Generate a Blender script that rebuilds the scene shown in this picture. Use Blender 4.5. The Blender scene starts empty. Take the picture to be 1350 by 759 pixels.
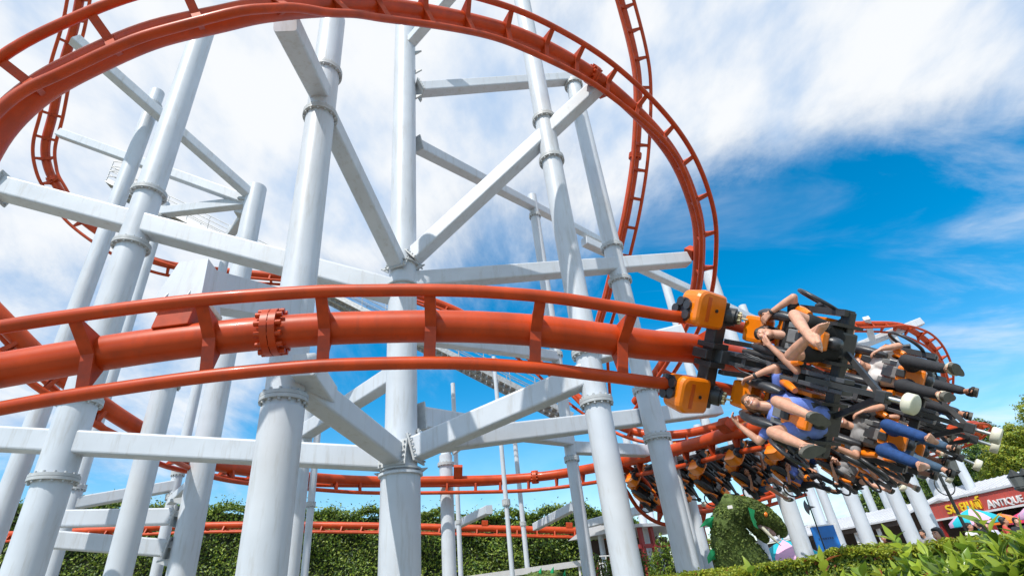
import bpy, bmesh, math, random
import numpy as np
from mathutils import Vector, Matrix, Quaternion

C = bpy.context.scene
COL = C.collection
PI = math.pi

# ------------------------------------------------------------------ camera
FPX, PW, PH = 690.0, 1350.0, 759.0
zen = Vector((-132.0, 1163.5, -690.0)).normalized()          # world up in camera space
fwd = Vector((0, 0, -1)); yc = (fwd - fwd.dot(zen) * zen).normalized(); xc = yc.cross(zen)
ROT = Matrix((xc, yc, zen))
EYE = Vector((0, 0, 1.5))
SC = 1.25
cam = bpy.data.cameras.new('camera'); camo = bpy.data.objects.new('camera', cam); COL.objects.link(camo)
cam.sensor_width = 36; cam.lens = 36 * FPX / PW; cam.clip_start = 0.05; cam.clip_end = 3000
camo.matrix_world = Matrix.Translation(EYE) @ ROT.to_4x4()
C.camera = camo


def at(x, y, Z):
    return EYE + ROT @ (Vector(((x - 675) / FPX, (379.5 - y) / FPX, -1)) * (Z * SC))


def cd(v):
    return (ROT @ Vector(v)).normalized()


def proj(p):
    q = ROT.transposed() @ (p - EYE)
    return 675 + FPX * q.x / -q.z, 379.5 - FPX * q.y / -q.z


# ------------------------------------------------------------------ sky, sun, exposure
SUN_EL, SUN_AZ = 53.0, 208.0          # azimuth clockwise from +Y: behind the camera, to its left
w = bpy.data.worlds.new('World'); C.world = w; w.use_nodes = True
nt = w.node_tree; nt.nodes.clear()
N = nt.nodes.new; L = nt.links.new


def mathn(op, a, b=None, c=None, clamp=False):
    n = N('ShaderNodeMath'); n.operation = op; n.use_clamp = clamp
    for i, v in enumerate((a, b, c)):
        if v is None: continue
        if isinstance(v, (int, float)): n.inputs[i].default_value = v
        else: L(v, n.inputs[i])
    return n.outputs[0]


def smooth(v, lo, hi):
    n = N('ShaderNodeMapRange'); n.interpolation_type = 'SMOOTHSTEP'
    L(v, n.inputs[0]); n.inputs[1].default_value = lo; n.inputs[2].default_value = hi
    return n.outputs[0]


sky = N('ShaderNodeTexSky'); sky.sky_type = 'NISHITA'; sky.sun_disc = False
sky.sun_elevation = math.radians(SUN_EL); sky.sun_rotation = math.radians(SUN_AZ); sky.altitude = 0
sky.air_density = 1.0; sky.dust_density = 0.4; sky.ozone_density = 2.0
hs = N('ShaderNodeHueSaturation'); hs.inputs['Saturation'].default_value = 1.52; hs.inputs['Hue'].default_value = 0.488; hs.inputs['Value'].default_value = 1.7
L(sky.outputs[0], hs.inputs['Color'])
bg1 = N('ShaderNodeBackground'); bg1.inputs[1].default_value = 0.105; L(hs.outputs[0], bg1.inputs[0])
tc = N('ShaderNodeTexCoord'); sep = N('ShaderNodeSeparateXYZ'); L(tc.outputs['Generated'], sep.inputs[0])
zz = mathn('MAXIMUM', sep.outputs[2], 0.0); zd = mathn('ADD', zz, 0.22)
cmb = N('ShaderNodeCombineXYZ'); L(mathn('DIVIDE', sep.outputs[0], zd), cmb.inputs[0]); L(mathn('DIVIDE', sep.outputs[1], zd), cmb.inputs[1])
mp = N('ShaderNodeMapping'); mp.inputs['Rotation'].default_value = (0, 0, math.radians(38)); mp.inputs['Scale'].default_value = (1.0, 0.62, 1); L(cmb.outputs[0], mp.inputs[0])
n1 = N('ShaderNodeTexNoise'); n1.inputs['Scale'].default_value = 1.5; n1.inputs['Detail'].default_value = 9; n1.inputs['Roughness'].default_value = 0.66; n1.inputs['Distortion'].default_value = 0.35; L(mp.outputs[0], n1.inputs['Vector'])
n2 = N('ShaderNodeTexNoise'); n2.inputs['Scale'].default_value = 4.5; n2.inputs['Detail'].default_value = 6; n2.inputs['Roughness'].default_value = 0.55; L(mp.outputs[0], n2.inputs['Vector'])
cover = None


def blob(px, py, r0, r1, amp):
    d = (at(px, py, 1) - EYE).normalized()
    vm = N('ShaderNodeVectorMath'); vm.operation = 'DOT_PRODUCT'; L(tc.outputs['Generated'], vm.inputs[0]); vm.inputs[1].default_value = d
    return mathn('MULTIPLY', smooth(vm.outputs['Value'], math.cos(math.radians(r1)), math.cos(math.radians(r0))), amp)


elev = mathn('MULTIPLY', smooth(sep.outputs[2], 0.22, 0.78), 0.66)
cover = mathn('ADD', mathn('MULTIPLY', mathn('SUBTRACT', n1.outputs['Fac'], 0.5), 2.0), elev)
cover = mathn('SUBTRACT', cover, blob(985, 370, 1, 17, 0.55))
cover = mathn('SUBTRACT', cover, blob(1130, 350, 1, 18, 0.50))
cover = mathn('SUBTRACT', cover, blob(1330, 400, 1, 20, 0.50))
cover = mathn('SUBTRACT', cover, blob(640, 560, 6, 30, 0.34))
cover = mathn('ADD', cover, blob(60, 320, 4, 26, 0.35))
cover = mathn('ADD', cover, blob(1340, 100, 5, 24, 0.20))
cover = mathn('ADD', cover, blob(1350, 520, 2, 24, 0.30))
mask = mathn('MULTIPLY', smooth(cover, -0.12, 0.62), 0.97)
low = mathn('SUBTRACT', 1.0, smooth(sep.outputs[2], -0.05, 0.34))
haze_m = mathn('MULTIPLY', low, 0.42)
mask = mathn('MAXIMUM', mask, haze_m)
mp3 = N('ShaderNodeMapping'); mp3.inputs['Rotation'].default_value = (0, 0, math.radians(-28)); mp3.inputs['Scale'].default_value = (0.9, 3.2, 1); L(cmb.outputs[0], mp3.inputs[0])
n3 = N('ShaderNodeTexNoise'); n3.inputs['Scale'].default_value = 1.1; n3.inputs['Detail'].default_value = 8; n3.inputs['Roughness'].default_value = 0.62; n3.inputs['Distortion'].default_value = 0.6; L(mp3.outputs[0], n3.inputs['Vector'])
wisp = mathn('MULTIPLY', smooth(n3.outputs['Fac'], 0.42, 0.74), 0.55)
wisp = mathn('MULTIPLY', wisp, mathn('SUBTRACT', 1.0, blob(1060, 350, 2, 13, 0.75)))
wisp = mathn('MULTIPLY', wisp, blob(1290, 400, 6, 38, 1.0))
mask = mathn('SUBTRACT', 1.0, mathn('MULTIPLY', mathn('SUBTRACT', 1.0, mask), mathn('SUBTRACT', 1.0, wisp)))
shade = smooth(n2.outputs['Fac'], 0.28, 0.60)
mixc = N('ShaderNodeMix'); mixc.data_type = 'RGBA'; L(shade, mixc.inputs[0])
mixc.inputs[6].default_value = (0.46, 0.63, 0.88, 1); mixc.inputs[7].default_value = (0.96, 0.98, 1.0, 1)
bg2 = N('ShaderNodeBackground'); bg2.inputs[1].default_value = 0.92; L(mixc.outputs[2], bg2.inputs[0])
mx = N('ShaderNodeMixShader'); L(mask, mx.inputs[0]); L(bg1.outputs[0], mx.inputs[1]); L(bg2.outputs[0], mx.inputs[2])
wo = N('ShaderNodeOutputWorld'); L(mx.outputs[0], wo.inputs[0])

sun = bpy.data.lights.new('sun', 'SUN'); suno = bpy.data.objects.new('sun', sun); COL.objects.link(suno)
sun.energy = 4.2; sun.angle = math.radians(0.5); sun.color = (1.0, 0.95, 0.87)
_e, _a = math.radians(SUN_EL), math.radians(SUN_AZ)
to_sun = Vector((math.sin(_a) * math.cos(_e), math.cos(_a) * math.cos(_e), math.sin(_e)))
suno.rotation_euler = (-to_sun).to_track_quat('-Z', 'Y').to_euler(); suno.location = (0, 0, 60)
C.view_settings.view_transform = 'Standard'; C.view_settings.look = 'None'
C.view_settings.exposure = 0.15; C.view_settings.gamma = 1.0; C.view_settings.use_curve_mapping = False
C.render.engine = 'CYCLES'
C.cycles.max_bounces = 6; C.cycles.diffuse_bounces = 3; C.cycles.glossy_bounces = 3; C.cycles.transmission_bounces = 3
C.cycles.use_denoising = True

# ------------------------------------------------------------------ materials
MATS = {}


def mat(name, col, rough=0.5, metal=0.0, var=0.12, scale=3.0, bump=0.0, bscale=40, coat=0.0, spec=0.5, dirt=None, dirt_amt=0.0, sheen=0.0, sss=0.0, trans=0.0):
    if name in MATS: return MATS[name]
    m = bpy.data.materials.new(name); m.use_nodes = True
    t = m.node_tree; b = t.nodes['Principled BSDF']; ln = t.links.new
    tcn = t.nodes.new('ShaderNodeTexCoord')
    no = t.nodes.new('ShaderNodeTexNoise'); no.inputs['Scale'].default_value = scale; no.inputs['Detail'].default_value = 6; ln(tcn.outputs['Object'], no.inputs['Vector'])
    mixn = t.nodes.new('ShaderNodeMix'); mixn.data_type = 'RGBA'
    mr = t.nodes.new('ShaderNodeMapRange'); mr.inputs[1].default_value = 0.3; mr.inputs[2].default_value = 0.7; ln(no.outputs['Fac'], mr.inputs[0])
    ln(mr.outputs[0], mixn.inputs[0])
    mixn.inputs[6].default_value = tuple(c * (1 - var) for c in col) + (1,)
    mixn.inputs[7].default_value = tuple(min(1, c * (1 + var)) for c in col) + (1,)
    out = mixn.outputs[2]
    if dirt is not None:
        mpn = t.nodes.new('ShaderNodeMapping'); mpn.inputs['Scale'].default_value = (5, 5, 0.6); ln(tcn.outputs['Object'], mpn.inputs[0])
        nd = t.nodes.new('ShaderNodeTexNoise'); nd.inputs['Scale'].default_value = 1.3; nd.inputs['Detail'].default_value = 8; nd.inputs['Roughness'].default_value = 0.7; ln(mpn.outputs[0], nd.inputs['Vector'])
        mr2 = t.nodes.new('ShaderNodeMapRange'); mr2.inputs[1].default_value = 0.52; mr2.inputs[2].default_value = 0.8; mr2.inputs[4].default_value = dirt_amt; ln(nd.outputs['Fac'], mr2.inputs[0])
        mix2 = t.nodes.new('ShaderNodeMix'); mix2.data_type = 'RGBA'; ln(mr2.outputs[0], mix2.inputs[0]); ln(out, mix2.inputs[6]); mix2.inputs[7].default_value = tuple(dirt) + (1,)
        out = mix2.outputs[2]
    ln(out, b.inputs['Base Color'])
    b.inputs['Roughness'].default_value = rough; b.inputs['Metallic'].default_value = metal
    b.inputs['Coat Weight'].default_value = coat; b.inputs['Coat Roughness'].default_value = 0.08
    b.inputs['Specular IOR Level'].default_value = spec
    if sss:
        b.inputs['Subsurface Weight'].default_value = sss; b.inputs['Subsurface Radius'].default_value = (0.01, 0.004, 0.002); b.inputs['Subsurface Scale'].default_value = 1.0
    if bump:
        nb = t.nodes.new('ShaderNodeTexNoise'); nb.inputs['Scale'].default_value = bscale; nb.inputs['Detail'].default_value = 4; ln(tcn.outputs['Object'], nb.inputs['Vector'])
        bp = t.nodes.new('ShaderNodeBump'); bp.inputs['Strength'].default_value = bump; bp.inputs['Distance'].default_value = 0.02; ln(nb.outputs['Fac'], bp.inputs['Height']); ln(bp.outputs[0], b.inputs['Normal'])
    if trans:
        tr = t.nodes.new('ShaderNodeBsdfTranslucent'); ln(out, tr.inputs['Color'])
        ms = t.nodes.new('ShaderNodeMixShader'); ms.inputs[0].default_value = trans; ln(b.outputs[0], ms.inputs[1]); ln(tr.outputs[0], ms.inputs[2])
        ln(ms.outputs[0], t.nodes['Material Output'].inputs['Surface'])
    MATS[name] = m
    return m


WHITE = mat('white steel paint', (0.56, 0.60, 0.65), 0.45, var=0.07, scale=1.2, dirt=(0.36, 0.345, 0.31), dirt_amt=0.75, bump=0.05, bscale=6)
FLANGE = mat('flange grey white paint', (0.46, 0.48, 0.49), 0.5, var=0.10, scale=8)
RED = mat('orange red track paint', (0.50, 0.054, 0.006), 0.42, var=0.2, scale=2.2, coat=0.05, spec=0.35, bump=0.04, bscale=9, dirt=(0.26, 0.045, 0.02), dirt_amt=0.7)
REDT = mat('orange red tie paint', (0.46, 0.052, 0.008), 0.5, var=0.2, scale=6, spec=0.35, dirt=(0.20, 0.05, 0.03), dirt_amt=0.5)
ORANGE = mat('orange fibreglass', (0.84, 0.205, 0.004), 0.28, var=0.10, scale=5, coat=0.5)
DORANGE = mat('dark orange fibreglass', (0.62, 0.10, 0.004), 0.35, var=0.08, scale=5, coat=0.3)
BLACK = mat('black painted steel', (0.030, 0.031, 0.034), 0.42, var=0.25, scale=7, dirt=(0.10, 0.095, 0.09), dirt_amt=0.5)
GREYST = mat('dark grey steel', (0.085, 0.09, 0.10), 0.4, metal=0.3, var=0.2, scale=6)
RUBBER = mat('black padded vinyl', (0.036, 0.040, 0.048), 0.38, var=0.2, scale=10, bump=0.08, bscale=80)
GREYPAD = mat('grey vinyl', (0.16, 0.165, 0.17), 0.5, var=0.15, scale=10)
BRASS = mat('brass bolts', (0.62, 0.52, 0.32), 0.3, metal=0.9, var=0.25, scale=30)
SILVER = mat('bare steel', (0.62, 0.62, 0.60), 0.3, metal=0.9, var=0.15, scale=20)
CREAM = mat('cream nylon', (0.66, 0.64, 0.52), 0.5, var=0.10, scale=14)
GALV = mat('galvanised steel', (0.42, 0.43, 0.43), 0.45, metal=0.5, var=0.2, scale=9)
SKIN = mat('light skin', (0.60, 0.32, 0.22), 0.45, var=0.18, scale=14, sss=0.08)
SKINT = mat('tan skin', (0.47, 0.225, 0.135), 0.48, var=0.10, scale=14, sss=0.08)
SKIND = mat('brown skin', (0.26, 0.125, 0.075), 0.48, var=0.10, scale=14)
LIP = mat('lips', (0.42, 0.11, 0.09), 0.4)
EYEW = mat('eye white', (0.62, 0.58, 0.55), 0.3)
EYED = mat('dark iris and brow', (0.03, 0.02, 0.015), 0.35)
HAIRB = mat('brown hair', (0.19, 0.085, 0.035), 0.5, var=0.35, scale=30, bump=0.5, bscale=90)
HAIRK = mat('black hair', (0.018, 0.015, 0.014), 0.45, var=0.35, scale=30, bump=0.5, bscale=90)
NAVYJ = mat('blue denim', (0.010, 0.055, 0.20), 0.8, var=0.25, scale=20, bump=0.25, bscale=200)
FADEJ = mat('faded denim', (0.05, 0.10, 0.17), 0.8, var=0.25, scale=20, bump=0.25, bscale=200)
CHARC = mat('charcoal cloth', (0.020, 0.022, 0.028), 0.8, var=0.2, scale=14, bump=0.2, bscale=120)
BLACKC = mat('black cloth', (0.012, 0.012, 0.013), 0.85, var=0.2, scale=14)
PERI = mat('periwinkle cloth', (0.16, 0.24, 0.66), 0.8, var=0.2, scale=9, bump=0.2, bscale=60)
LILAC = mat('pale lilac cloth', (0.52, 0.52, 0.70), 0.8, var=0.1, scale=9)
GREYC = mat('grey cloth', (0.26, 0.26, 0.27), 0.85, var=0.2, scale=12)
WHITEC = mat('white cloth', (0.72, 0.70, 0.69), 0.85, var=0.1, scale=12)
PINK = mat('pink print', (0.62, 0.05, 0.22), 0.8)
REDC = mat('red cloth', (0.55, 0.07, 0.05), 0.85, var=0.15, scale=12)
MAROON = mat('maroon cloth', (0.15, 0.02, 0.03), 0.85, var=0.15, scale=12)
CANVAS = mat('cream canvas shoe', (0.55, 0.49, 0.38), 0.8, var=0.15, scale=12)
SOLE = mat('grey foam sole', (0.105, 0.10, 0.085), 0.7, var=0.15, scale=16, bump=0.15, bscale=120)
LEAF_D = mat('dark green leaf', (0.034, 0.082, 0.016), 0.5, var=0.35, scale=0.9, trans=0.25)
LEAF_M = mat('mid green leaf', (0.12, 0.20, 0.026), 0.45, var=0.3, scale=0.9, trans=0.3)
LEAF_L = mat('light green leaf', (0.25, 0.33, 0.038), 0.45, var=0.25, scale=0.9, trans=0.3)
LEAF_Y = mat('yellow green leaf', (0.38, 0.39, 0.035), 0.45, var=0.25, scale=0.9, trans=0.3)
LEAF_R = mat('young red leaf', (0.30, 0.07, 0.03), 0.45, var=0.3, scale=3, trans=0.3)
LEAF_G = mat('glossy green leaf', (0.17, 0.28, 0.032), 0.30, var=0.35, scale=4, trans=0.4, coat=0.2)
LEAF_GL = mat('glossy lime leaf', (0.36, 0.46, 0.05), 0.30, var=0.3, scale=4, trans=0.45, coat=0.2)
TOPI = mat('clipped topiary green', (0.10, 0.150, 0.034), 0.75, var=0.4, scale=6, bump=1.0, bscale=30, trans=0.1)
TOPIL = mat('clipped topiary light leaf', (0.20, 0.27, 0.055), 0.7, var=0.3, scale=6, trans=0.2)
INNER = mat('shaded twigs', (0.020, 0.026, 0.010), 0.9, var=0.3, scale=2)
BARK = mat('bark', (0.11, 0.085, 0.06), 0.9, var=0.3, scale=5, bump=0.5, bscale=14)
FIN = mat('green fin plastic', (0.025, 0.52, 0.20), 0.4, var=0.25, scale=4, coat=0.3)
PAVE = mat('grey paving', (0.30, 0.29, 0.27), 0.85, var=0.18, scale=0.6, bump=0.2, bscale=5)
GRASS = mat('worn lawn', (0.20, 0.195, 0.155), 0.9, var=0.35, scale=1.2, bump=0.6, bscale=20)
ROOFW = mat('white roof sheet', (0.55, 0.56, 0.59), 0.45, var=0.08, scale=0.5, dirt=(0.45, 0.43, 0.42), dirt_amt=0.5)
REDW = mat('red wall boards', (0.52, 0.085, 0.065), 0.6, var=0.12, scale=1)
DARKW = mat('dark brown wood', (0.075, 0.05, 0.038), 0.7, var=0.25, scale=2)
DARKR = mat('dark red paint', (0.30, 0.025, 0.022), 0.5, var=0.2, scale=2)
TRIMW = mat('white trim', (0.74, 0.73, 0.72), 0.5, var=0.05)
YELT = mat('yellow lettering', (0.85, 0.56, 0.02), 0.4, var=0.05)
TEAL = mat('teal canvas', (0.01, 0.42, 0.52), 0.7, var=0.08)
PINKU = mat('pink canvas', (0.72, 0.42, 0.62), 0.7, var=0.08)
BLUEP = mat('poster blue', (0.008, 0.14, 0.46), 0.4, var=0.3, scale=1.2)
BLUED = mat('poster dark blue', (0.004, 0.05, 0.17), 0.4)
IRON = mat('black iron', (0.018, 0.022, 0.022), 0.45, var=0.2, scale=8)
GLASSL = mat('lantern glass', (0.10, 0.11, 0.11), 0.15, var=0.1)
MUZZ = mat('pale mouth lining', (0.55, 0.36, 0.36), 0.6, var=0.15, scale=8)
YEL = mat('yellow paint', (0.75, 0.50, 0.01), 0.5)


# ------------------------------------------------------------------ mesh collector
def frame_from(z):
    z = z.normalized()
    x = z.orthogonal().normalized() if abs(z.z) > 0.999 else Vector((0, 0, 1)).cross(z).normalized()
    return x, z.cross(x), z


class MB:
    def __init__(s):
        s.v = []; s.f = []; s.m = []; s.s = []

    def add(s, vs, fs, mi=0, sm=False):
        b = len(s.v); s.v.extend([tuple(v) for v in vs])
        for f in fs:
            s.f.append(tuple(i + b for i in f)); s.m.append(mi); s.s.append(sm)
        return s

    def box(s, c, h, ax=None, mi=0, ch=0.0):
        """chamfered box: centre c, half sizes h, axes ax"""
        c = Vector(c); X, Y, Z = ax if ax else (Vector((1, 0, 0)), Vector((0, 1, 0)), Vector((0, 0, 1)))
        bm = bmesh.new(); bmesh.ops.create_cube(bm, size=2)
        for v in bm.verts: v.co = Vector((v.co.x * h[0], v.co.y * h[1], v.co.z * h[2]))
        if ch > 0: bmesh.ops.bevel(bm, geom=list(bm.edges), offset=ch, segments=2, affect='EDGES', profile=0.6)
        bm.verts.index_update()
        s.add([c + X * v.co.x + Y * v.co.y + Z * v.co.z for v in bm.verts], [[v.index for v in f.verts] for f in bm.faces], mi, False)
        bm.free(); return s

    def tube(s, a, b, r0, r1=None, n=14, mi=0, cap=True):
        a, b = Vector(a), Vector(b); r1 = r0 if r1 is None else r1
        x, y, z = frame_from(b - a)
        vs = []
        for p, r in ((a, r0), (b, r1)):
            for i in range(n):
                t = 2 * PI * i / n; vs.append(p + x * (r * math.cos(t)) + y * (r * math.sin(t)))
        s.add(vs, [(i, (i + 1) % n, n + (i + 1) % n, n + i) for i in range(n)], mi, True)
        if cap:
            s.add(vs[:n], [tuple(range(n))[::-1]], mi); s.add(vs[n:], [tuple(range(n))], mi)
        return s

    def sweep(s, pts, r, n=12, mi=0, cap=True, closed=False, rad=None):
        pts = [Vector(p) for p in pts]; m = len(pts)
        tang = []
        for i in range(m):
            a = pts[(i - 1) % m] if closed or i > 0 else pts[i]; b = pts[(i + 1) % m] if closed or i < m - 1 else pts[i]
            tang.append((b - a).normalized())
        x = tang[0].orthogonal().normalized(); vs = []
        for i in range(m):
            x = (x - x.dot(tang[i]) * tang[i]).normalized(); y = tang[i].cross(x); rr = rad[i] if rad else r
            for k in range(n):
                t = 2 * PI * k / n; vs.append(pts[i] + x * (rr * math.cos(t)) + y * (rr * math.sin(t)))
        fs = []
        for i in range(m if closed else m - 1):
            j = (i + 1) % m
            for k in range(n): fs.append((i * n + k, i * n + (k + 1) % n, j * n + (k + 1) % n, j * n + k))
        s.add(vs, fs, mi, True)
        if cap and not closed:
            s.add(vs[:n], [tuple(range(n))[::-1]], mi); s.add(vs[-n:], [tuple(range(n))], mi)
        return s

    def prism(s, prof, o, ax, ay, az, mi=0, h0=-0.5, h1=0.5):
        o = Vector(o); n = len(prof)
        vs = [o + ax * p[0] + ay * p[1] + az * h for h in (h0, h1) for p in prof]
        fs = [(i, (i + 1) % n, n + (i + 1) % n, n + i) for i in range(n)] + [tuple(range(n))[::-1], tuple(range(n, 2 * n))]
        return s.add(vs, fs, mi)

    def lathe(s, prof, o, axis=(0, 0, 1), n=20, mi=0, sm=True):
        o = Vector(o); x, y, z = frame_from(Vector(axis)); vs = []
        for r, h in prof:
            for i in range(n):
                t = 2 * PI * i / n; vs.append(o + z * h + x * (r * math.cos(t)) + y * (r * math.sin(t)))
        fs = []
        for k in range(len(prof) - 1):
            for i in range(n): fs.append((k * n + i, k * n + (i + 1) % n, (k + 1) * n + (i + 1) % n, (k + 1) * n + i))
        return s.add(vs, fs, mi, sm)

    def ell(s, c, r, ax=None, n=12, mi=0):
        c = Vector(c); X, Y, Z = ax if ax else (Vector((1, 0, 0)), Vector((0, 1, 0)), Vector((0, 0, 1)))
        vs = []; m = max(6, n // 2 + 2)
        for j in range(m + 1):
            ph = PI * j / m
            for i in range(n):
                t = 2 * PI * i / n
                vs.append(c + X * (r[0] * math.sin(ph) * math.cos(t)) + Y * (r[1] * math.sin(ph) * math.sin(t)) + Z * (r[2] * math.cos(ph)))
        fs = [(j * n + i, (j + 1) * n + i, (j + 1) * n + (i + 1) % n, j * n + (i + 1) % n) for j in range(m) for i in range(n)]
        return s.add(vs, fs, mi, True)

    def torus(s, c, axis, R, r, n=28, k=8, mi=0):
        x, y, z = frame_from(Vector(axis)); c = Vector(c)
        return s.sweep([c + x * (R * math.cos(2 * PI * i / n)) + y * (R * math.sin(2 * PI * i / n)) for i in range(n)], r, k, mi, closed=True)

    def mesh(s, name, mats, off=None):
        me = bpy.data.meshes.new(name)
        v = s.v if off is None else [(a - off[0], b - off[1], c - off[2]) for a, b, c in s.v]
        me.from_pydata(v, [], s.f)
        me.polygons.foreach_set('material_index', s.m); me.polygons.foreach_set('use_smooth', s.s)
        for m in (mats if isinstance(mats, (list, tuple)) else [mats]): me.materials.append(m)
        me.validate(); me.update(); return me

    def build(s, name, mats, parent=None, world=True, dz=0.0, dy=0.0):
        """link as one object; with world=True the vertices are world coordinates and the parent's location is taken off"""
        if dz or dy: s.v = [(a, b + dy, c + dz) for a, b, c in s.v]
        off = None
        o_loc = None
        if parent is not None and world: off = tuple(parent.location)
        if parent is None and world:
            a = np.array(s.v); lo = a.min(0); hi = a.max(0)
            o_loc = ((lo[0] + hi[0]) / 2, (lo[1] + hi[1]) / 2, lo[2]); off = o_loc
        o = bpy.data.objects.new(name, s.mesh(name, mats, off)); COL.objects.link(o)
        if parent is not None: o.parent = parent
        elif o_loc: o.location = o_loc
        return o


def thing(name, label, cat, loc=(0, 0, 0), group=None, M=None):
    o = bpy.data.objects.new(name, None); COL.objects.link(o); o.empty_display_size = 0.2
    if M is not None: o.matrix_world = M
    else: o.location = loc
    return tag(o, label, cat, group)


def tag(o, label, cat, group=None):
    o['label'] = label; o['category'] = cat
    if group: o['group'] = group
    return o


def struct(o, kind='structure', label=None, cat=None):
    o['kind'] = kind
    if label: o['label'] = label
    if cat: o['category'] = cat
    return o


def kids(o):
    return [c for c in bpy.data.objects if c.parent == o]


def copy_tree(o, parent=None, cache=None):
    c = o.copy(); COL.objects.link(c)
    if parent is not None: c.parent = parent; c.matrix_parent_inverse = o.matrix_parent_inverse.copy()
    for ch in kids(o): copy_tree(ch, c)
    return c


# ------------------------------------------------------------------ ground
g = MB().add([(-400, -300, 0), (400, -300, 0), (400, 900, 0), (-400, 900, 0)], [(0, 1, 2, 3)])
struct(g.build('ground', GRASS), label='worn sandy ground spreading under the roller coaster and out to the horizon', cat='ground')
pv = MB().box((34, 36.5, .22), (27, 23.5, .22), ch=.03)
struct(pv.build('pavement', PAVE), label='raised grey paved plaza before the red shop', cat='pavement')


# ------------------------------------------------------------------ steel supports
class Colm:
    pass


COLS = {}


def on_axis(base, y):
    lo, hi = -3.0, 60.0
    for _ in range(50):
        m = (lo + hi) / 2
        if proj(Vector((base.x, base.y, m)))[1] > y: lo = m
        else: hi = m
    return Vector((base.x, base.y, m))


def flange_mesh(b, p, r, up=1):
    p = Vector(p)
    for dz in (-0.033, 0.033):
        b.tube(p + Vector((0, 0, dz - 0.03)), p + Vector((0, 0, dz + 0.03)), r, n=28)
    nb = 14
    for i in range(nb):
        t = 2 * PI * i / nb; q = p + Vector((math.cos(t), math.sin(t), 0)) * (r * 0.90)
        b.tube(q + Vector((0, 0, -0.105)), q + Vector((0, 0, 0.105)), 0.026, n=6)


def column(key, ref, D, ytop, label, flanges=(), group='white tubular coaster columns', foot=True, sleeve=None, cap=True, fl_scale=1.28, sides=22, extra=None):
    D *= SC
    p = at(*ref); base = Vector((p.x, p.y, 0)); top = on_axis(base, ytop)
    t = thing('support_column', label, 'column', base, group); t['kind'] = 'thing'
    COLS[key] = base
    b = MB(); b.tube(base, top, D / 2, n=sides); b.build('shaft', WHITE, t)
    for y in flanges:
        fb = MB(); flange_mesh(fb, on_axis(base, y), D / 2 * fl_scale); fb.build('bolted_flange', FLANGE, t)
    if sleeve:
        a, c = on_axis(base, sleeve[0]), on_axis(base, sleeve[1])
        MB().tube(a, c, D / 2 * 1.04, n=sides).build('sleeve', WHITE, t)
    if foot:
        fb = MB(); fb.box(base + Vector((0, 0, .03)), (D * .9, D * .9, .03)); fb.build('foot_plate', FLANGE, t)
    if extra: extra(t, base, D)
    return t


def pt(spec):
    if isinstance(spec[0], str): return on_axis(COLS[spec[0]], spec[1])
    return at(*spec)


def beam(a, b, h, w, label, ext_x=None, plates=(), group='white box-section beams', name='steel_beam', trim=(0, 0), roll=0):
    h *= SC; w *= SC
    A, B = pt(a), pt(b)
    if ext_x is not None:                      # extend past B until that picture column
        d = (B - A).normalized(); lo, hi = 0, 30.0
        for _ in range(50):
            m = (lo + hi) / 2
            x = proj(B + d * m)[0]
            if (x > ext_x) == (proj(B)[0] > ext_x): lo = m
            else: hi = m
        B = B + d * m
    d = (B - A).normalized(); A = A + d * trim[0] * SC; B = B - d * trim[1] * SC
    s = d.cross(Vector((0, 0, 1))); s = s.normalized() if s.length > 1e-4 else Vector((1, 0, 0)); u = s.cross(d)
    if roll: s, u = s * math.cos(roll) + u * math.sin(roll), u * math.cos(roll) - s * math.sin(roll)
    c = min(h, w) * 0.12; H, W = h / 2, w / 2; prof = []
    for (cx, cy, a0) in ((W - c, H - c, 0), (-W + c, H - c, 90), (-W + c, -H + c, 180), (W - c, -H + c, 270)):
        for k in range(4):
            t = math.radians(a0 + 30 * k); prof.append((cx + c * math.cos(t), cy + c * math.sin(t)))
    m = MB(); m.prism(prof, A, s, u, d, h0=0, h1=(B - A).length)
    t = thing(name, label, 'beam', A, group); t['kind'] = 'thing'
    m.build('box_section', WHITE, t)
    for e in plates:
        P0 = A if e == 0 else B; dd = d if e == 0 else -d
        pb = MB(); pb.box(P0 - dd * 0.02, (W * 1.5, H * 1.25, .02), (s, u, d))
        for sx in (-1, 1):
            for k in range(5): pb.tube(P0 + s * (W * 1.28 * sx) + u * (H * (-1 + k * .5)) - dd * .05, P0 + s * (W * 1.28 * sx) + u * (H * (-1 + k * .5)) + dd * .045, .022, n=6)
        pb.build('end_plate', FLANGE, t)
    return t


def c_extra(t, base, D):
    a = on_axis(base, 628)
    b = MB(); b.tube(base, a, D * .585, n=12); b.tube(a, a + Vector((0, 0, .05)), D * .66, n=24); b.build('lower_casing', WHITE, t)
    for y in (352, 70, 95, 128, 380, 620):
        p = on_axis(base, y); fb = MB()
        for s_ in ((-1, 1) if y > 300 else (1,)):
            fb.prism([(D * .3, 0), (D * .82, 0), (D * .3, -.26)], p, Vector((s_, 0, 0)), Vector((0, 0, 1)), Vector((0, 1, 0)), h0=-.03, h1=.03)
        if y > 300: fb.tube(p - Vector((0, 0, .02)), p + Vector((0, 0, .02)), D * .62, n=18)
        fb.build('gusset', FLANGE, t)


def m_extra(t, base, D):
    for y in (262, 280, 655, 672, 712, 735):
        p = on_axis(base, y); fb = MB(); fb.prism([(D * .4, 0), (D * .85, -.02), (D * .85, -.08), (D * .4, -.2)], p, Vector((-1, -.1, 0)).normalized(), Vector((0, 0, 1)), Vector((.1, -1, 0)).normalized(), h0=-.2, h1=.2)
        fb.build('gusset', FLANGE, t)


def b_extra(t, base, D):
    a = on_axis(base, 540)
    MB().tube(base, a, D * .56, n=10).build('lower_casing', WHITE, t)


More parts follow.
